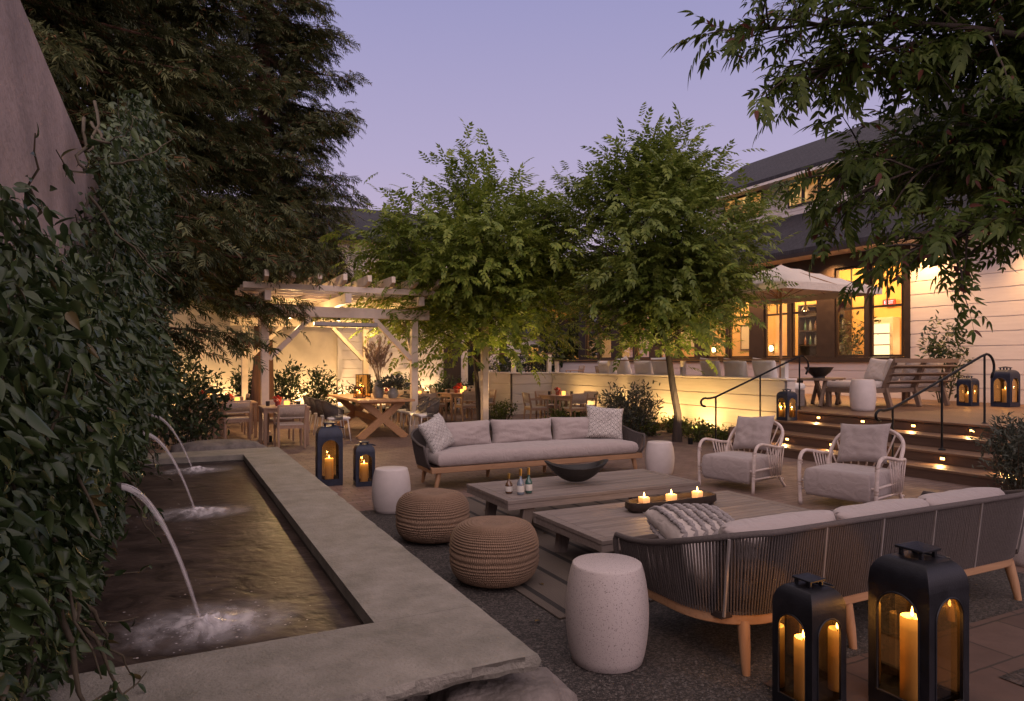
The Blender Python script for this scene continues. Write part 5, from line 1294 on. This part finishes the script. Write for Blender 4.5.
m = MB(); m.box(G(18.12, 9.2, 7.62), (.7, 22.9, .03), TH); m.build('soffit', 'whitetrim', bd)
for g0 in (17.7, 14.75, 11.2, 7.6, 4.0):
    for k in range(3):
        bb = g0 + .62*k; fr = MB()
        for zz in (6.76, 7.56): fr.box(G(18.45, bb, zz), (.09, .60, .06), TH)
        for s in (-1, 1): fr.box(G(18.45, bb+s*.28, 7.16), (.089, .055, .74), TH)
        f = fr.build('window', 'trim', bd, smooth=False)
        g = MB(); x = 18.44; g.quad(G(x, bb-.255, 6.78), G(x, bb+.255, 6.78), G(x, bb+.255, 7.54), G(x, bb-.255, 7.54)); g.build('pane', 'winlit', f, smooth=False)
for i, bb in enumerate((12.2, 14.6, 17.2, 20.0, 23.0)):
    light('room_light', 'POINT', G(18.6, bb, 4.2), 300, (1, .56, .18), .22)
# interior things
cb = thing('display_cabinet', 'brightly lit cream display cabinet with shelves inside the restaurant', 'cabinet', G(19.85, 13.9, .68), TH)
m = MB(); m.box((0, 0, 1.15), (.35, .9, 2.3)); m.build('case', 'whitetrim', cb, bevel=.01)
m = MB(); m.box((-.18, 0, 1.45), (.01, .7, 1.3)); m.build('lit_back', 'cabglow', cb)
for z in (1.1, 1.45, 1.8):
    m = MB(); m.box((-.21, 0, z), (.06, .72, .03)); m.build('shelf', 'trim', cb)
for i, bb in enumerate((13.05, 15.6, 18.4, 21.4)):
    s = thing('wall_sconce', f'{nm[i]} warm glass wall sconce from the right inside the windows', 'wall lamp', G(20.03, bb, 2.1), TH, 'sconces inside the restaurant')
    m = MB(); m.box((-.02, 0, 0), (.03, .1, .3)); m.build('bracket', 'trim', s)
    m = MB(); m.lathe([(0, -.10), (.06, -.08), (.075, 0), (.06, .09), (0, .11)], 14, (-.10, 0, 0), cap=False); m.build('globe', 'lampw', s)
shrub('potted_tree', 'leafy indoor tree standing behind the restaurant window', 'tree', G(17.7, 13.4, .68), 2.9, .75, 420, 'shrub', .13, 44, 12, None, .1)
ex = thing('exit_sign', 'small red lit exit sign above the cabinet inside the restaurant', 'sign', G(19.98, 13.75, 3.45), TH)
m = MB(); m.box((-.03, 0, 0), (.05, .40, .20)); m.build('sign_box', 'exitred', ex)
fc = bpy.data.curves.new('lettering', 'FONT'); fc.body = 'EXIT'; fc.size = .15; fc.align_x = 'CENTER'; fc.align_y = 'CENTER'; fc.extrude = .003
fo = bpy.data.objects.new('lettering', fc); COL.objects.link(fo); bpy.context.view_layer.update()
lme = bpy.data.meshes.new_from_object(fo.evaluated_get(bpy.context.evaluated_depsgraph_get())); bpy.data.objects.remove(fo); fo = mkobj('lettering', lme, None, smooth=False); lme.materials.clear(); lme.materials.append(MT['exitw']); fo.parent = ex; fo.location = (-.058, 0, 0); fo.rotation_euler = (R(90), 0, R(-90))
for i, (bb, z0_, w_, h_) in enumerate(((12.35, 2.55, .7, .9), (16.6, 2.6, 1.0, .8), (19.6, 2.55, .8, 1.0), (23.0, 2.6, 1.1, .8))):
    pf_ = thing('picture_frame', f'dark framed picture hanging inside the restaurant, {nm[i]} from the right', 'picture', G(20.02, bb, z0_), TH, 'pictures inside the restaurant')
    m = MB(); m.box((0, 0, 0), (.04, w_, h_)); m.build('frame', 'trim', pf_, bevel=.005); m = MB(); m.box((-.022, 0, 0), (.01, w_-.12, h_-.12)); m.build('print', 'label', pf_)
for i, (aa, bb) in enumerate(((18.2, 11.7), (18.0, 14.3), (18.3, 15.5), (18.0, 17.4), (18.3, 19.4), (18.0, 21.6))):
    pd = thing('pendant_lamp', f'small glowing pendant lamp hanging inside the restaurant, {nm[i]} from the right', 'lamp', G(aa, bb, 3.25), 0, 'pendant lamps inside the restaurant')
    m = MB(); m.tube([(0, 0, .16), (0, 0, 1.36)], .008, 5); m.lathe([(.02, .16), (.06, .12), (.13, 0), (.125, 0), (.05, .1)], 16, cap=False); m.build('shade', 'trim', pd)
    m = MB(); m.lathe([(0, -.03), (.04, -.015), (.05, .03), (.02, .09)], 12, cap=False); m.build('bulb', 'lampw', pd)
sb_ = thing('back_bar', 'tall dark shelved back bar inside the restaurant behind the second window', 'shelf', G(19.8, 16.0, .68), TH)
m = MB()
for y_ in (-.9, 0, .9): m.box((0, y_, 1.45), (.34, .05, 2.9))
for z_ in (1.0, 1.5, 2.0, 2.5, 2.88): m.box((0, 0, z_), (.339, 1.75, .04))
m.box((.15, 0, 1.45), (.02, 1.75, 2.8)); m.build('case', 'trim', sb_)
for i in range(16):
    m = MB(); m.lathe([(0, 0), (.04, 0), (.04, .2), (.015, .27), (.015, .33), (0, .33)], 10, (-.05, -.78+.11*(i % 8)*1.95, 1.52+.5*(i//8)), cap=False); m.build('bottle', ['bottle_g', 'bottle_b', 'bottle_c'][i % 3], sb_)
# eave lamps added along the soffit to warm the terrace and wall
for i, bb in enumerate((7.8, 10.5, 13.2, 16.0, 19.0, 22.0)):
    s = thing('eave_fill_lamp', f'round added fill lamp under the eave, {nm[i]} from the right', 'lamp', G(16.35, bb, 4.607), TH, 'added fill lamps under the eave')
    m = MB(); m.lathe([(.07, 0), (.07, -.012), (.055, -.012), (.05, 0)], 20, cap=False); m.build('ring', 'trim', s)
    m = MB(); m.lathe([(0, -.004), (.052, -.004)], 20, cap=False); m.build('lens', 'lampw', s)
    light('eave_fill_light', 'SPOT', G(16.35, bb, 4.58), 520 if i < 2 else 950, (1, .52, .18), .05, None, G(16.2, bb, 0), spot=125, blend=.9)

# ------------------------------------------------------------------ terrace furniture
um = thing('market_umbrella', 'large off-white square umbrella open over the terrace', 'umbrella', G(12.1, 10.9, DZ), TH)
m = MB(); k = 1.42; V = []; F = []; N = 10
for i in range(N+1):
    for j in range(N+1):
        x = -1+2*i/N; y = -1+2*j/N; r_ = max(abs(x), abs(y)); z = 2.52 + .58*(1-r_) - .07*(1-abs(abs(x)-abs(y)))*0 - .05*r_*(1-r_)*4*(1-abs(abs(x)-abs(y)) if False else (abs(abs(x)-abs(y))))
        V.append((x*k, y*k, z))
for i in range(N):
    for j in range(N): q = i*(N+1)+j; F.append((q, q+N+1, q+N+2, q+1))
m.add(V, F); cn = m.build('canopy', 'umb', um, sharp=0)
s = cn.modifiers.new('solid', 'SOLIDIFY'); s.thickness = .006
m = MB()
for i in range(4):
    Rm = Matrix.Rotation(i*PI/2, 3, 'Z'); A = [Rm @ Vector(p) for p in ((-k, -k, 2.525), (k, -k, 2.525), (k*1.002, -k*1.002, 2.38), (-k*1.002, -k*1.002, 2.38))]; m.quad(*A)
m.build('valance', 'umb', um, smooth=False)
m = MB(); m.tube([(0, 0, 0.03), (0, 0, 3.12)], .03, 12); m.build('pole', 'teakv', um)
m = MB(); m.lathe([(.30, 0), (.30, .05), (.05, .08), (.045, .3)], 24); m.build('base', 'rail', um)
for i in range(8):
    a = i*PI/4; L = k*(1.40 if i % 2 else 1.0); m = MB(); m.bar((0, 0, 3.06), (math.cos(a)*L, math.sin(a)*L, 2.515), .022, .018); m.build('rib', 'teakv', um)
    m = MB(); m.bar((math.cos(a)*.04, math.sin(a)*.04, 2.35), (math.cos(a)*L*.5, math.sin(a)*L*.5, 2.77), .016); m.build('strut', 'teakv', um)
# teak sofa seen from behind (front=-y local, yaw pi)
ts = thing('teak_sofa', 'slatted grey teak terrace sofa seen from behind with pale cushions', 'sofa', G(14.05, 9.55, DZ+.004), TH+PI)
for x in (-.95, .0, .95):
    m = MB(); m.bar((x, .55, 0), (x, .42, .42), .09, .11, .08, .08, up=(1, 0, 0)); m.bar((x, .42, .40), (x, .66, .98), .11, .075, .08, .075, up=(1, 0, 0)); m.build('back_post', 'teakdv', ts, bevel=.006)
m = MB()
for y0_, z0_ in ((.485, .52), (.545, .68), (.60, .84)): m.bar((-1.02, y0_+.055, z0_), (1.02, y0_+.055, z0_), .13, .13, .03, .03, up=(0, -.38, 1))
m.bar((-1.06, .70, .965), (1.06, .70, .965), .05, .05, .09, .09); m.build('back_slats', 'teakd', ts, bevel=.004)
m = MB(); m.box((.35, 0, .35), (2.65, .9, .09)); m.build('seat_frame', 'teakd', ts, bevel=.006)
for x, y in ((-.9, -.38), (1.62, -.38), (1.62, .38), (.3, -.38)):
    m = MB(); m.box((x, y, .165), (.09, .09, .33)); m.build('leg', 'teakdv', ts, bevel=.006)
pad('seat_cushion', 'cream', 2.6, .84, .14, ts, (.35, -.03, .395), 0, 2, .02, .05)
for i, (x, rz) in enumerate(((-.62, 0), (.02, 0), (.66, .15))):
    pillow('back_cushion', 'cream', .62, .50, .2, ts, (x, .33, .53), (R(-18), 0, rz), 50+i)
tsc = pillow('terrace_cushion', 'cream', .60, .52, .18, None, G(13.18, 9.42, DZ+.53), (0, 0, 0), 61); tsc.rotation_euler = (R(-22), R(3), TH-PI/2-.15); tag(tsc, 'pale cushion propped upright at the open end of the teak terrace sofa', 'cushion')
drum('white drum side table on the terrace in front of the teak sofa', 11.95, 8.78, .235, .60, 'plaster', DZ+.003)
xt = thing('cross_leg_table', 'grey timber side table on crossed legs under a dark bowl', 'side table', G(12.65, 10.35, DZ+.003), TH+.35)
m = MB()
for i in range(4): m.box((0, -.24+.16*i, .565), (1.5, .155, .04))
m.build('table_top', 'teakd', xt, bevel=.004)
for x in (-.5, .5):
    m = MB(); m.bar((x-.20, -.27, 0), (x+.16, -.25, .545), .08, .08, .06, .06, up=(0, 1, 0)); m.bar((x+.20, -.205, 0), (x-.16, -.185, .545), .08, .08, .06, .06, up=(0, 1, 0)); m.bar((x-.20, .25, 0), (x+.16, .25, .545), .08, .08, .06, .06, up=(0, 1, 0)); m.bar((x+.20, .19, 0), (x-.16, .19, .545), .08, .08, .06, .06, up=(0, 1, 0)); m.build('cross_leg', 'teakd', xt, bevel=.004)
m = MB(); m.lathe([(0, 0), (.13, 0), (.12, .03), (.22, .12), (.30, .24), (.285, .24), (.20, .14), (0, .05)], 32, cap=False); bo = m.build('round_bowl', 'bowl', sharp=50); bo.location = G(12.65, 10.35, DZ+.59); tag(bo, 'wide dark footed bowl on the cross-legged terrace table', 'bowl')
make_lantern('black candle lantern on the steps against the end of the terrace wall', G(10.45, 9.27, .498), TH, .26, .62, 'bluemet', .20, 2.0, .045, detail=False, cands=[(-.05, -.03, .20, .035), (.05, .03, .15, .035)])
make_lantern('smaller black lantern on the deck right of the teak sofa', G(15.3, 8.75, DZ+.003), TH, .30, .68, 'bluemet', .22, 2.4, .05, detail=False)
make_lantern('larger black lantern on the deck against the clapboard wall', G(15.75, 8.25, DZ+.003), TH, .38, .88, 'bluemet', .33, 3.0, .06, detail=False)
# white banquette behind the terrace wall
for i, (b0, b1) in enumerate(((10.0, 12.6), (13.3, 16.9))):
    t = thing('white_banquette', ['white cushioned terrace bench nearer the steps behind the wall', 'white cushioned terrace bench farther along behind the wall'][i], 'bench', G(11.4, (b0+b1)/2, DZ+.003), TH, 'white benches behind the terrace wall')
    m = MB(); m.box((0, 0, .19), (.8, b1-b0, .34)); m.build('base', 'teakg', t, bevel=.006)
    pad('seat_cushion', 'white', .8, b1-b0, .14, t, (0.02, 0, .36), 0, i, .02, .05)
    k = int((b1-b0)/.80)
    for j in range(k):
        pillow('back_cushion', 'white', .70, .56+random.uniform(-.05, .04), .22, t, (-.24+random.uniform(-.04, .04), -(b1-b0)/2+.42+.80*j, .49), (R(-14), R(random.uniform(-9, 9)), PI/2+random.uniform(-.2, .2)), 70+i*9+j)
for i, (a, b) in enumerate(((12.3, 18.0), (11.2, 20.6), (12.6, 20.4))):
    put(WC, G(a, b, DZ+.003), TH+[1.2, .4, -1.8][i], f'pale woven-back chair on the upper terrace, {nm[i]} from the right behind the rail')
shrub('potted_shrub', 'dark leafy shrub in a pot beside the clapboard wall on the deck', 'plant', G(16.0, 9.7, DZ), 2.1, .55, 650, 'shrub', .13, 12, 14, None, .3)

# ------------------------------------------------------------------ left house + distance
hs = thing('clapboard_house', 'grey white house with plaster and board walls behind the pergola', 'building', (0, 0, 0))
m = MB(); siding(m, G(4.75, 21.5), G(10.2, 21.5), 0, 5.6, .28, -V3); m.build('siding', 'sidingw', hs, smooth=False)
m = MB(); m.box(G(3.1, 25.2, 2.8), (14.2, 7.2, 5.6), TH); m.build('wall', 'plasterw', hs, smooth=False)
m = MB(); m.box(G(4.70, 21.5, 2.8), (.12, .1, 5.6), TH); m.build('corner_board', 'whitetrim', hs)
m = MB(); A = [G(-4.6, 21.1, 5.5), G(10.7, 21.1, 5.5), G(10.7, 25.2, 7.3), G(-4.6, 25.2, 7.3), G(10.7, 29.3, 5.5), G(-4.6, 29.3, 5.5)]; dn = Vector((0, 0, -.15))
m.add(A+[p+dn for p in A], [(0, 1, 2, 3), (3, 2, 4, 5), (6, 9, 8, 7), (9, 11, 10, 8), (0, 6, 7, 1), (1, 7, 8, 2), (2, 8, 10, 4), (4, 10, 11, 5), (5, 11, 9, 3), (3, 9, 6, 0)]); m.build('roof', 'shingle', hs, smooth=False)
m = MB(); m.add([G(10.22, 21.6, 5.5), G(10.22, 28.8, 5.5), G(10.22, 25.2, 7.1)], [(0, 1, 2)]); m.build('gable', 'sidingw', hs)
for (a, dark) in ((8.45, 1), (9.25, 0)):
    m = MB(); m.box(G(a, 21.46, 1.55), (.62, .06, 1.7), TH)
    if dark: m.build('shutter', 'trim', hs)
    else:
        f = m.build('window', 'whitetrim', hs); g = MB(); g.box(G(a, 21.42, 1.55), (.48, .02, 1.5), TH); g.build('pane', 'blackmet', f)
fh = thing('distant_house', 'small gabled white house with a dark roof and lit windows beyond the terrace', 'building', G(19.5, 30.5), TH-.5)
m = MB(); m.box((0, 0, 1.5), (8, 5, 3.0)); m.add([(-4, -2.5, 3), (-4, 2.5, 3), (-4, 0, 4.6), (4, -2.5, 3), (4, 2.5, 3), (4, 0, 4.6)], [(0, 2, 1), (3, 4, 5)]); m.build('wall', 'sidingw', fh, smooth=False)
m = MB(); A = [(-4.4, -2.9, 2.9), (4.4, -2.9, 2.9), (4.4, 0, 4.8), (-4.4, 0, 4.8), (4.4, 2.9, 2.9), (-4.4, 2.9, 2.9)]; m.add(A, [(0, 1, 2, 3), (3, 2, 4, 5)]); m.build('roof', 'shingle', fh, smooth=False)
for x in (-2.6, -.6, 1.6):
    m = MB(); m.box((x, -2.53, 1.9), (.9, .06, 1.0)); f = m.build('window', 'whitetrim', fh); g = MB(); g.box((x, -2.57, 1.9), (.75, .02, .85)); g.build('pane', 'winlit', f)
RNG = np.random.default_rng(77)
for i, (x, y, h, r) in enumerate(((-6.5, 36, 6.2, 3.2), (-1.5, 39, 5.6, 3.0), (2.6, 34, 4.2, 2.0), (7.5, 41, 5.5, 3.), (12.5, 44, 7.5, 3.6))):
    shrub('background_tree', f'dark bushy tree in the distance, {nm[i]} from the left beyond the courtyard', 'tree', (x, y, 0), h, r, 2600, 'shrub', .32, 200+i, 26, 'dark trees beyond the courtyard', .2, .3)
# ------------------------------------------------------------------ planting
nsh = ['far left', 'second from the left', 'third from the left', 'fourth from the left', 'fifth from the left', 'sixth from the left', 'seventh from the left', 'far right']
for i, (a, h) in enumerate(((-.6, 2.3), (.7, 1.9), (1.9, 1.6), (3.0, 1.75), (4.0, 1.5), (5.3, 1.2), (6.6, 1.3), (8.0, 1.2))):
    shrub('bamboo_shrub', f'upright leafy shrub against the back wall, {nsh[i]} of its row', 'shrub', G(a, 20.75), h, .62, 760, 'shrub', .13, 300+i, 16, 'upright shrubs along the back wall', .55, .2)
for i, (a, b, h) in enumerate(((-.3, 14.2, 2.0), (-.2, 16.2, 2.3), (-.35, 18.3, 2.4), (.25, 12.6, 1.3))):
    shrub('screening_shrub', f'bushy shrub behind the left dining tables, {nm[i]} ' + ('from the camera' if i < 3 else 'and lowest, by the stone ledge'), 'shrub', G(a, b), h, .75, 1100, 'shrub', .12, 320+i, 18, 'shrubs behind the left dining row', .45, .22)
shrub('spreading_shrub', 'broad grey-green shrub left of the leaning tree before the terrace wall', 'shrub', G(8.75, 11.95), 1.2, .72, 1900, 'olive', .10, 340, 26, None, .5, .15)
shrub('olive_shrub', 'fine-leaved grey-green shrub in front of the steps at the right edge', 'shrub', G(9.0, 4.55), 1.0, .58, 1900, 'olive', .085, 341, 26, None, .6, .13)
RNG = np.random.default_rng(91); k = 0
for i in range(14):
    b = 9.75+.42*i + .1*math.sin(i*5); a = 10.05 - .38*(i % 3) + .1*math.cos(i*3)
    shrub('border_plant', f'low yellow-green plant at the foot of the terrace wall, number {["one","two","three","four","five","six","seven","eight","nine","ten","eleven","twelve","thirteen","fourteen"][i]} from the steps', 'plant', G(a, b), .30+.16*((i*7) % 5)/4, .34, 360, 'cover', .07, 360+i, 14, 'low lit plants along the terrace wall', .5, .2)
for i, (a, b) in enumerate(((8.0, 13.6), (8.15, 16.8), (7.3, 15.5), (6.4, 19.9), (10.2, 17.6))):
    shrub('border_plant', f'low green plant among the dining tables, {nm[i]} in from the sofas', 'plant', G(a, b), .55, .36, 420, 'cover', .075, 380+i, 14, 'low plants among the dining tables', .6, .18)
for i, (a, b) in enumerate(((9.7, 19.1), (10.4, 19.2), (9.8, 20.4))):
    shrub('rail_plant', f'bushy plant behind the tall terrace railing, {nm[i]} from the left', 'plant', G(a, b, 1.0), .95, .55, 700, 'shrub', .09, 390+i, 14, 'plants behind the tall railing', .4, .2)

# ------------------------------------------------------------------ trees
decid_tree('courtyard_tree', 'airy feathery-leaved tree left of centre rising behind the far sofa', G(6.95, 15.35), 5.6, 2.0, 2.5, (-.4, 0), 21, 'pist', 132, 52, .42, .085, (-.25, .1, -.16, .05))
decid_tree('courtyard_tree', 'taller leaning feathery-leaved tree right of centre by the terrace wall', G(9.1, 10.75), 5.8, 2.2, 1.95, (-.70, .3), 34, 'pist2', 112, 52, .37, .085)
redwood('tall dark redwood with its trunk rising behind the pergola', G(2.25, 19.7), 19, 2.7, 5, 3.5, 190)
redwood('broad dark redwood nearest the camera on the left', G(-1.25, 15.6), 19, 4.1, 9, 3.5, 210, 1.05)
redwood('dark redwood at the far left rising above the concrete wall', G(-2.6, 12.2), 17, 3.8, 13, 2.8, 180)
# overhanging tree at the upper right
RNG = np.random.default_rng(55); random.seed(55)
ov = thing('overhanging_tree', 'dark-leaved tree whose branches reach in over the upper right corner', 'tree', (6.3, 4.6, 0))
tb = MB(); tb.tube([(0, 0, 0), (-.06, .03, 1.2), (-.2, .05, 2.3), (-.3, .15, 3.6), (-.25, .3, 5.4)], [.15, .12, .10, .08, .03], 10)
P = []; D = []
def branch(pts, r0, ntw, tl, nf):
    pp = []; Q = [Vector(p) - Vector((6.3, 4.6, 0)) for p in pts]
    for a, b_ in zip(Q, Q[1:]): pp += curve(a, b_, .04, 4, .04)[:-1]
    pp.append(Q[-1]); N = len(pp); tb.tube(pp, [r0*(1-.85*i/(N-1)) for i in range(N)], 7, caps=False)
    for i in range(int(ntw*2.0)):
        q = RNG.uniform(.22, 1.)*(N-1); k = min(N-2, int(q)); p = pp[k].lerp(pp[k+1], q-k); d = (pp[k+1]-pp[k]).normalized()
        e = p + (d*RNG.uniform(.3, 1.) + Vector((RNG.normal(0, .8), RNG.normal(0, .8), RNG.normal(-.05, .55)))).normalized()*tl*RNG.uniform(.5, 1.1)
        cl = curve(p, e, .05, 4, .05); tb.tube(cl, [.009, .007, .006, .004, .002], 5, caps=False)
        for j in range(nf):
            qq = RNG.uniform(.3, 1.)*4; kk = min(3, int(qq)); z = cl[kk].lerp(cl[kk+1], qq-kk); P.append(tuple(z)); dd = (e-p).normalized()
            D.append((dd.x+RNG.normal(0, .8), dd.y+RNG.normal(0, .8), dd.z-.02+RNG.normal(0, .5)))
branch([(6.1, 4.65, 2.4), (4.6, 4.3, 3.3), (3.2, 4.2, 3.6), (1.6, 4.35, 3.72)], .05, 38, .55, 7)
branch([(6.05, 4.7, 2.9), (4.9, 4.6, 3.7), (3.6, 4.7, 4.3), (2.3, 4.6, 4.45)], .05, 50, .65, 8)
branch([(6.0, 4.7, 3.2), (5.0, 4.2, 4.0), (3.9, 4.0, 4.3), (2.6, 3.9, 4.2)], .05, 46, .6, 8)
branch([(6.1, 4.6, 2.3), (4.9, 4.4, 2.75), (3.7, 4.3, 2.55), (2.65, 4.5, 2.35)], .04, 42, .5, 6)
branch([(6.1, 4.6, 2.2), (5.1, 4.9, 2.7), (4.2, 5.1, 2.9), (2.9, 5.3, 3.0)], .035, 40, .55, 6)
branch([(6.0, 4.7, 3.4), (5.3, 5.0, 4.2), (4.6, 5.2, 4.7), (3.7, 5.2, 4.9)], .05, 44, .7, 8)
branch([(6.1, 4.6, 2.1), (5.2, 4.5, 2.55), (4.3, 4.4, 2.85), (3.4, 4.4, 3.2)], .04, 52, .6, 7)
branch([(6.1, 4.6, 3.0), (5.2, 4.7, 3.3), (4.3, 4.8, 3.5), (3.3, 4.7, 3.7)], .04, 58, .65, 8)
branch([(6.0, 4.7, 2.9), (4.6, 4.5, 3.5), (3.3, 4.4, 3.7), (1.85, 4.4, 3.45)], .035, 40, .55, 8)
branch([(6.0, 4.7, 2.6), (4.7, 4.6, 3.1), (3.5, 4.5, 3.1), (2.35, 4.6, 2.75)], .035, 34, .5, 7)
branch([(6.0, 4.7, 3.0), (4.8, 4.4, 3.6), (3.6, 4.3, 4.0), (2.2, 4.2, 3.95)], .035, 42, .6, 8)
branch([(6.0, 4.7, 2.7), (4.9, 4.9, 3.2), (3.6, 4.9, 3.2), (2.35, 5.0, 2.95)], .03, 34, .5, 7)
branch([(6.0, 4.7, 2.7), (5.0, 5.1, 3.3), (4.0, 5.3, 3.4), (3.0, 5.4, 3.35)], .03, 34, .5, 7)
for q in ((7.6, 6.3), (7.8, 3.6), (5.4, 6.4), (7.3, 5.2)): branch([(6.1, 4.7, 2.8), ((q[0]+6.1)/2, (q[1]+4.7)/2, 3.9), (q[0], q[1], 4.5)], .05, 34, .8, 8)
tb.build('trunk', 'bark', ov, sharp=0)
leafy('crown', 'near', ov, P, D, .175, FRN, .42, .5)

# ------------------------------------------------------------------ garden uplights
def uplight(label, p, tgt, power, col=(1, .60, .20), spot=95, rad=.04):
    t = thing('garden_uplight', label, 'garden light', p, 0, 'small garden uplights')
    m = MB(); m.lathe([(.045, 0), (.05, .10), (.05, .13), (.042, .13), (.04, .10)], 14, cap=False); m.build('can', 'rail', t)
    m = MB(); m.lathe([(0, .112), (.041, .112)], 14, cap=False); m.build('lens', 'lamp', t)
    light('uplight', 'SPOT', Vector(p)+Vector((0, 0, .15)), power, col, rad, None, tgt, spot=spot, blend=.9)
for i, (b, pw) in enumerate(((10.3, 26), (11.6, 60), (12.9, 50), (14.8, 40), (16.6, 40))):
    uplight(f'small uplight washing the terrace wall, {nm[i]} from the steps', G(10.05, b), G(10.72, b, .75), pw*2.3, (1, .58, .18), spot=145)
for i, (a, pw) in enumerate(((-.1, 180), (1.3, 160), (3.5, 190), (4.7, 150), (6.0, 190), (7.4, 170))):
    uplight(f'small uplight glowing among the back wall shrubs, {nm[i]} from the left', G(a, 21.1), G(a, 21.6, 1.6), pw, (1, .62, .26), 130)
uplight('small uplight at the foot of the front left pergola post', G(1.75, 14.35), G(1.75, 14.85, 1.4), 40, (1, .62, .26), 70)
uplight('small uplight at the foot of the rear left pergola post', G(1.75, 18.7), G(1.75, 19.2, 1.4), 50, (1, .62, .26), 70)
uplight('small uplight at the foot of the middle pergola post', G(4.9, 14.3), G(4.9, 14.85, 1.4), 36, (1, .62, .26), 70)
uplight('small uplight at the foot of the left courtyard tree', G(7.35, 14.75), G(6.95, 15.3, 4.), 520, (1, .66, .28), 90)
uplight('small uplight beside the slim timber post', G(6.62, 14.45), G(6.65, 14.8, 1.8), 14, (1, .62, .26), 60)
uplight('small uplight beneath the leaning tree', G(9.0, 10.3), G(9.1, 10.9, 4), 380, (1, .68, .30), 95)
uplight('small uplight below the fine-leaved shrub in front of the steps', G(9.35, 4.95), G(9.1, 4.6, .8), 5, (1, .6, .22), 110)
# pergola string of lamps under the rafters
for i, (a, b) in enumerate(((2.4, 16.2), (3.6, 16.6), (4.5, 17.6))):
    s = thing('pergola_lamp', f'small pendant lamp under the pergola roof, {nm[i]} from the left', 'lamp', G(a, b, 2.60), 0, 'pendant lamps under the pergola')
    m = MB(); m.tube([(0, 0, .12), (0, 0, .33)], .004, 5); m.lathe([(.015, .12), (.05, .04), (.055, 0), (.05, 0), (.012, .1)], 14, cap=False); m.build('shade', 'rail', s)
    m = MB(); m.lathe([(0, .0), (.022, .012), (.026, .03), (.015, .06)], 10, cap=False); m.build('bulb', 'lampw', s)
    light('pergola_light', 'POINT', G(a, b, 2.56), 140, (1, .62, .26), .04)

# ------------------------------------------------------------------ sky, sun, camera
W = bpy.data.worlds.new('World'); SC.world = W; W.use_nodes = True; nt = W.node_tree; nt.nodes.clear()
def wn(typ): return nt.nodes.new(typ)
tc = wn('ShaderNodeTexCoord'); sp = wn('ShaderNodeSeparateXYZ'); nt.links.new(tc.outputs['Generated'], sp.inputs[0])
rp = wn('ShaderNodeValToRGB'); cr = rp.color_ramp
stops = [(.0, (.06, .05, .05)), (.495, (.08, .07, .07)), (.502, (.56, .40, .50)), (.56, (.58, .46, .60)), (.64, (.46, .405, .61)), (.75, (.315, .31, .55)), (.82, (.60, .50, .55)), (1., (.85, .66, .64))]  # last two stops: zenith out of view, brightened to add overhead fill
while len(cr.elements) < len(stops): cr.elements.new(.5)
for e, (p, c) in zip(cr.elements, stops): e.position = p; e.color = (*c, 1)
mz = wn('ShaderNodeMath'); mz.operation = 'MULTIPLY_ADD'; mz.inputs[1].default_value = .5; mz.inputs[2].default_value = .5; nt.links.new(sp.outputs[2], mz.inputs[0]); nt.links.new(mz.outputs[0], rp.inputs[0])
my = wn('ShaderNodeMapRange'); my.inputs[1].default_value = .1; my.inputs[2].default_value = -.9; nt.links.new(sp.outputs[1], my.inputs[0])      # pink glow added to the unseen rear sky as fill light
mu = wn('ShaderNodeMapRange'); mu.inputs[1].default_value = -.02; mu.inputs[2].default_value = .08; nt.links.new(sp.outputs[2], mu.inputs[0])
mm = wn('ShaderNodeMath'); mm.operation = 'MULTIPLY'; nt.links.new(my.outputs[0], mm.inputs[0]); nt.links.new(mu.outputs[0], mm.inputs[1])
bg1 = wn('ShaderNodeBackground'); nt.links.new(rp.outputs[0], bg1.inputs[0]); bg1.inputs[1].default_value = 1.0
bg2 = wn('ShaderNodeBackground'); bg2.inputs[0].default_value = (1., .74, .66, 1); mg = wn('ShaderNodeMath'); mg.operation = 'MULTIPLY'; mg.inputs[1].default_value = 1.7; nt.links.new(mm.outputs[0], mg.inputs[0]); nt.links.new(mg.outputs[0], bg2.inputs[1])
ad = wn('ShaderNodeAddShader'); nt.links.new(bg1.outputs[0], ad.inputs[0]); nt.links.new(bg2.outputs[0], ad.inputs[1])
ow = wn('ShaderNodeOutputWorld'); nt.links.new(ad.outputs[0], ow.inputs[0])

cam = bpy.data.cameras.new('camera'); co = bpy.data.objects.new('camera', cam); COL.objects.link(co)
co.location = (0, 0, 1.6); co.rotation_euler = (R(90), 0, 0); cam.sensor_width = 36; cam.lens = 24; cam.shift_y = 11.5/1024; cam.clip_end = 2000; cam.clip_start = .02
SC.camera = co
SC.view_settings.view_transform = 'Standard'; SC.view_settings.look = 'None'; SC.view_settings.exposure = 0
SC.cycles.use_denoising = True; SC.cycles.max_bounces = 7; SC.cycles.transparent_max_bounces = 16; SC.cycles.sample_clamp_indirect = 4.0; SC.cycles.caustics_reflective = False; SC.cycles.caustics_refractive = False
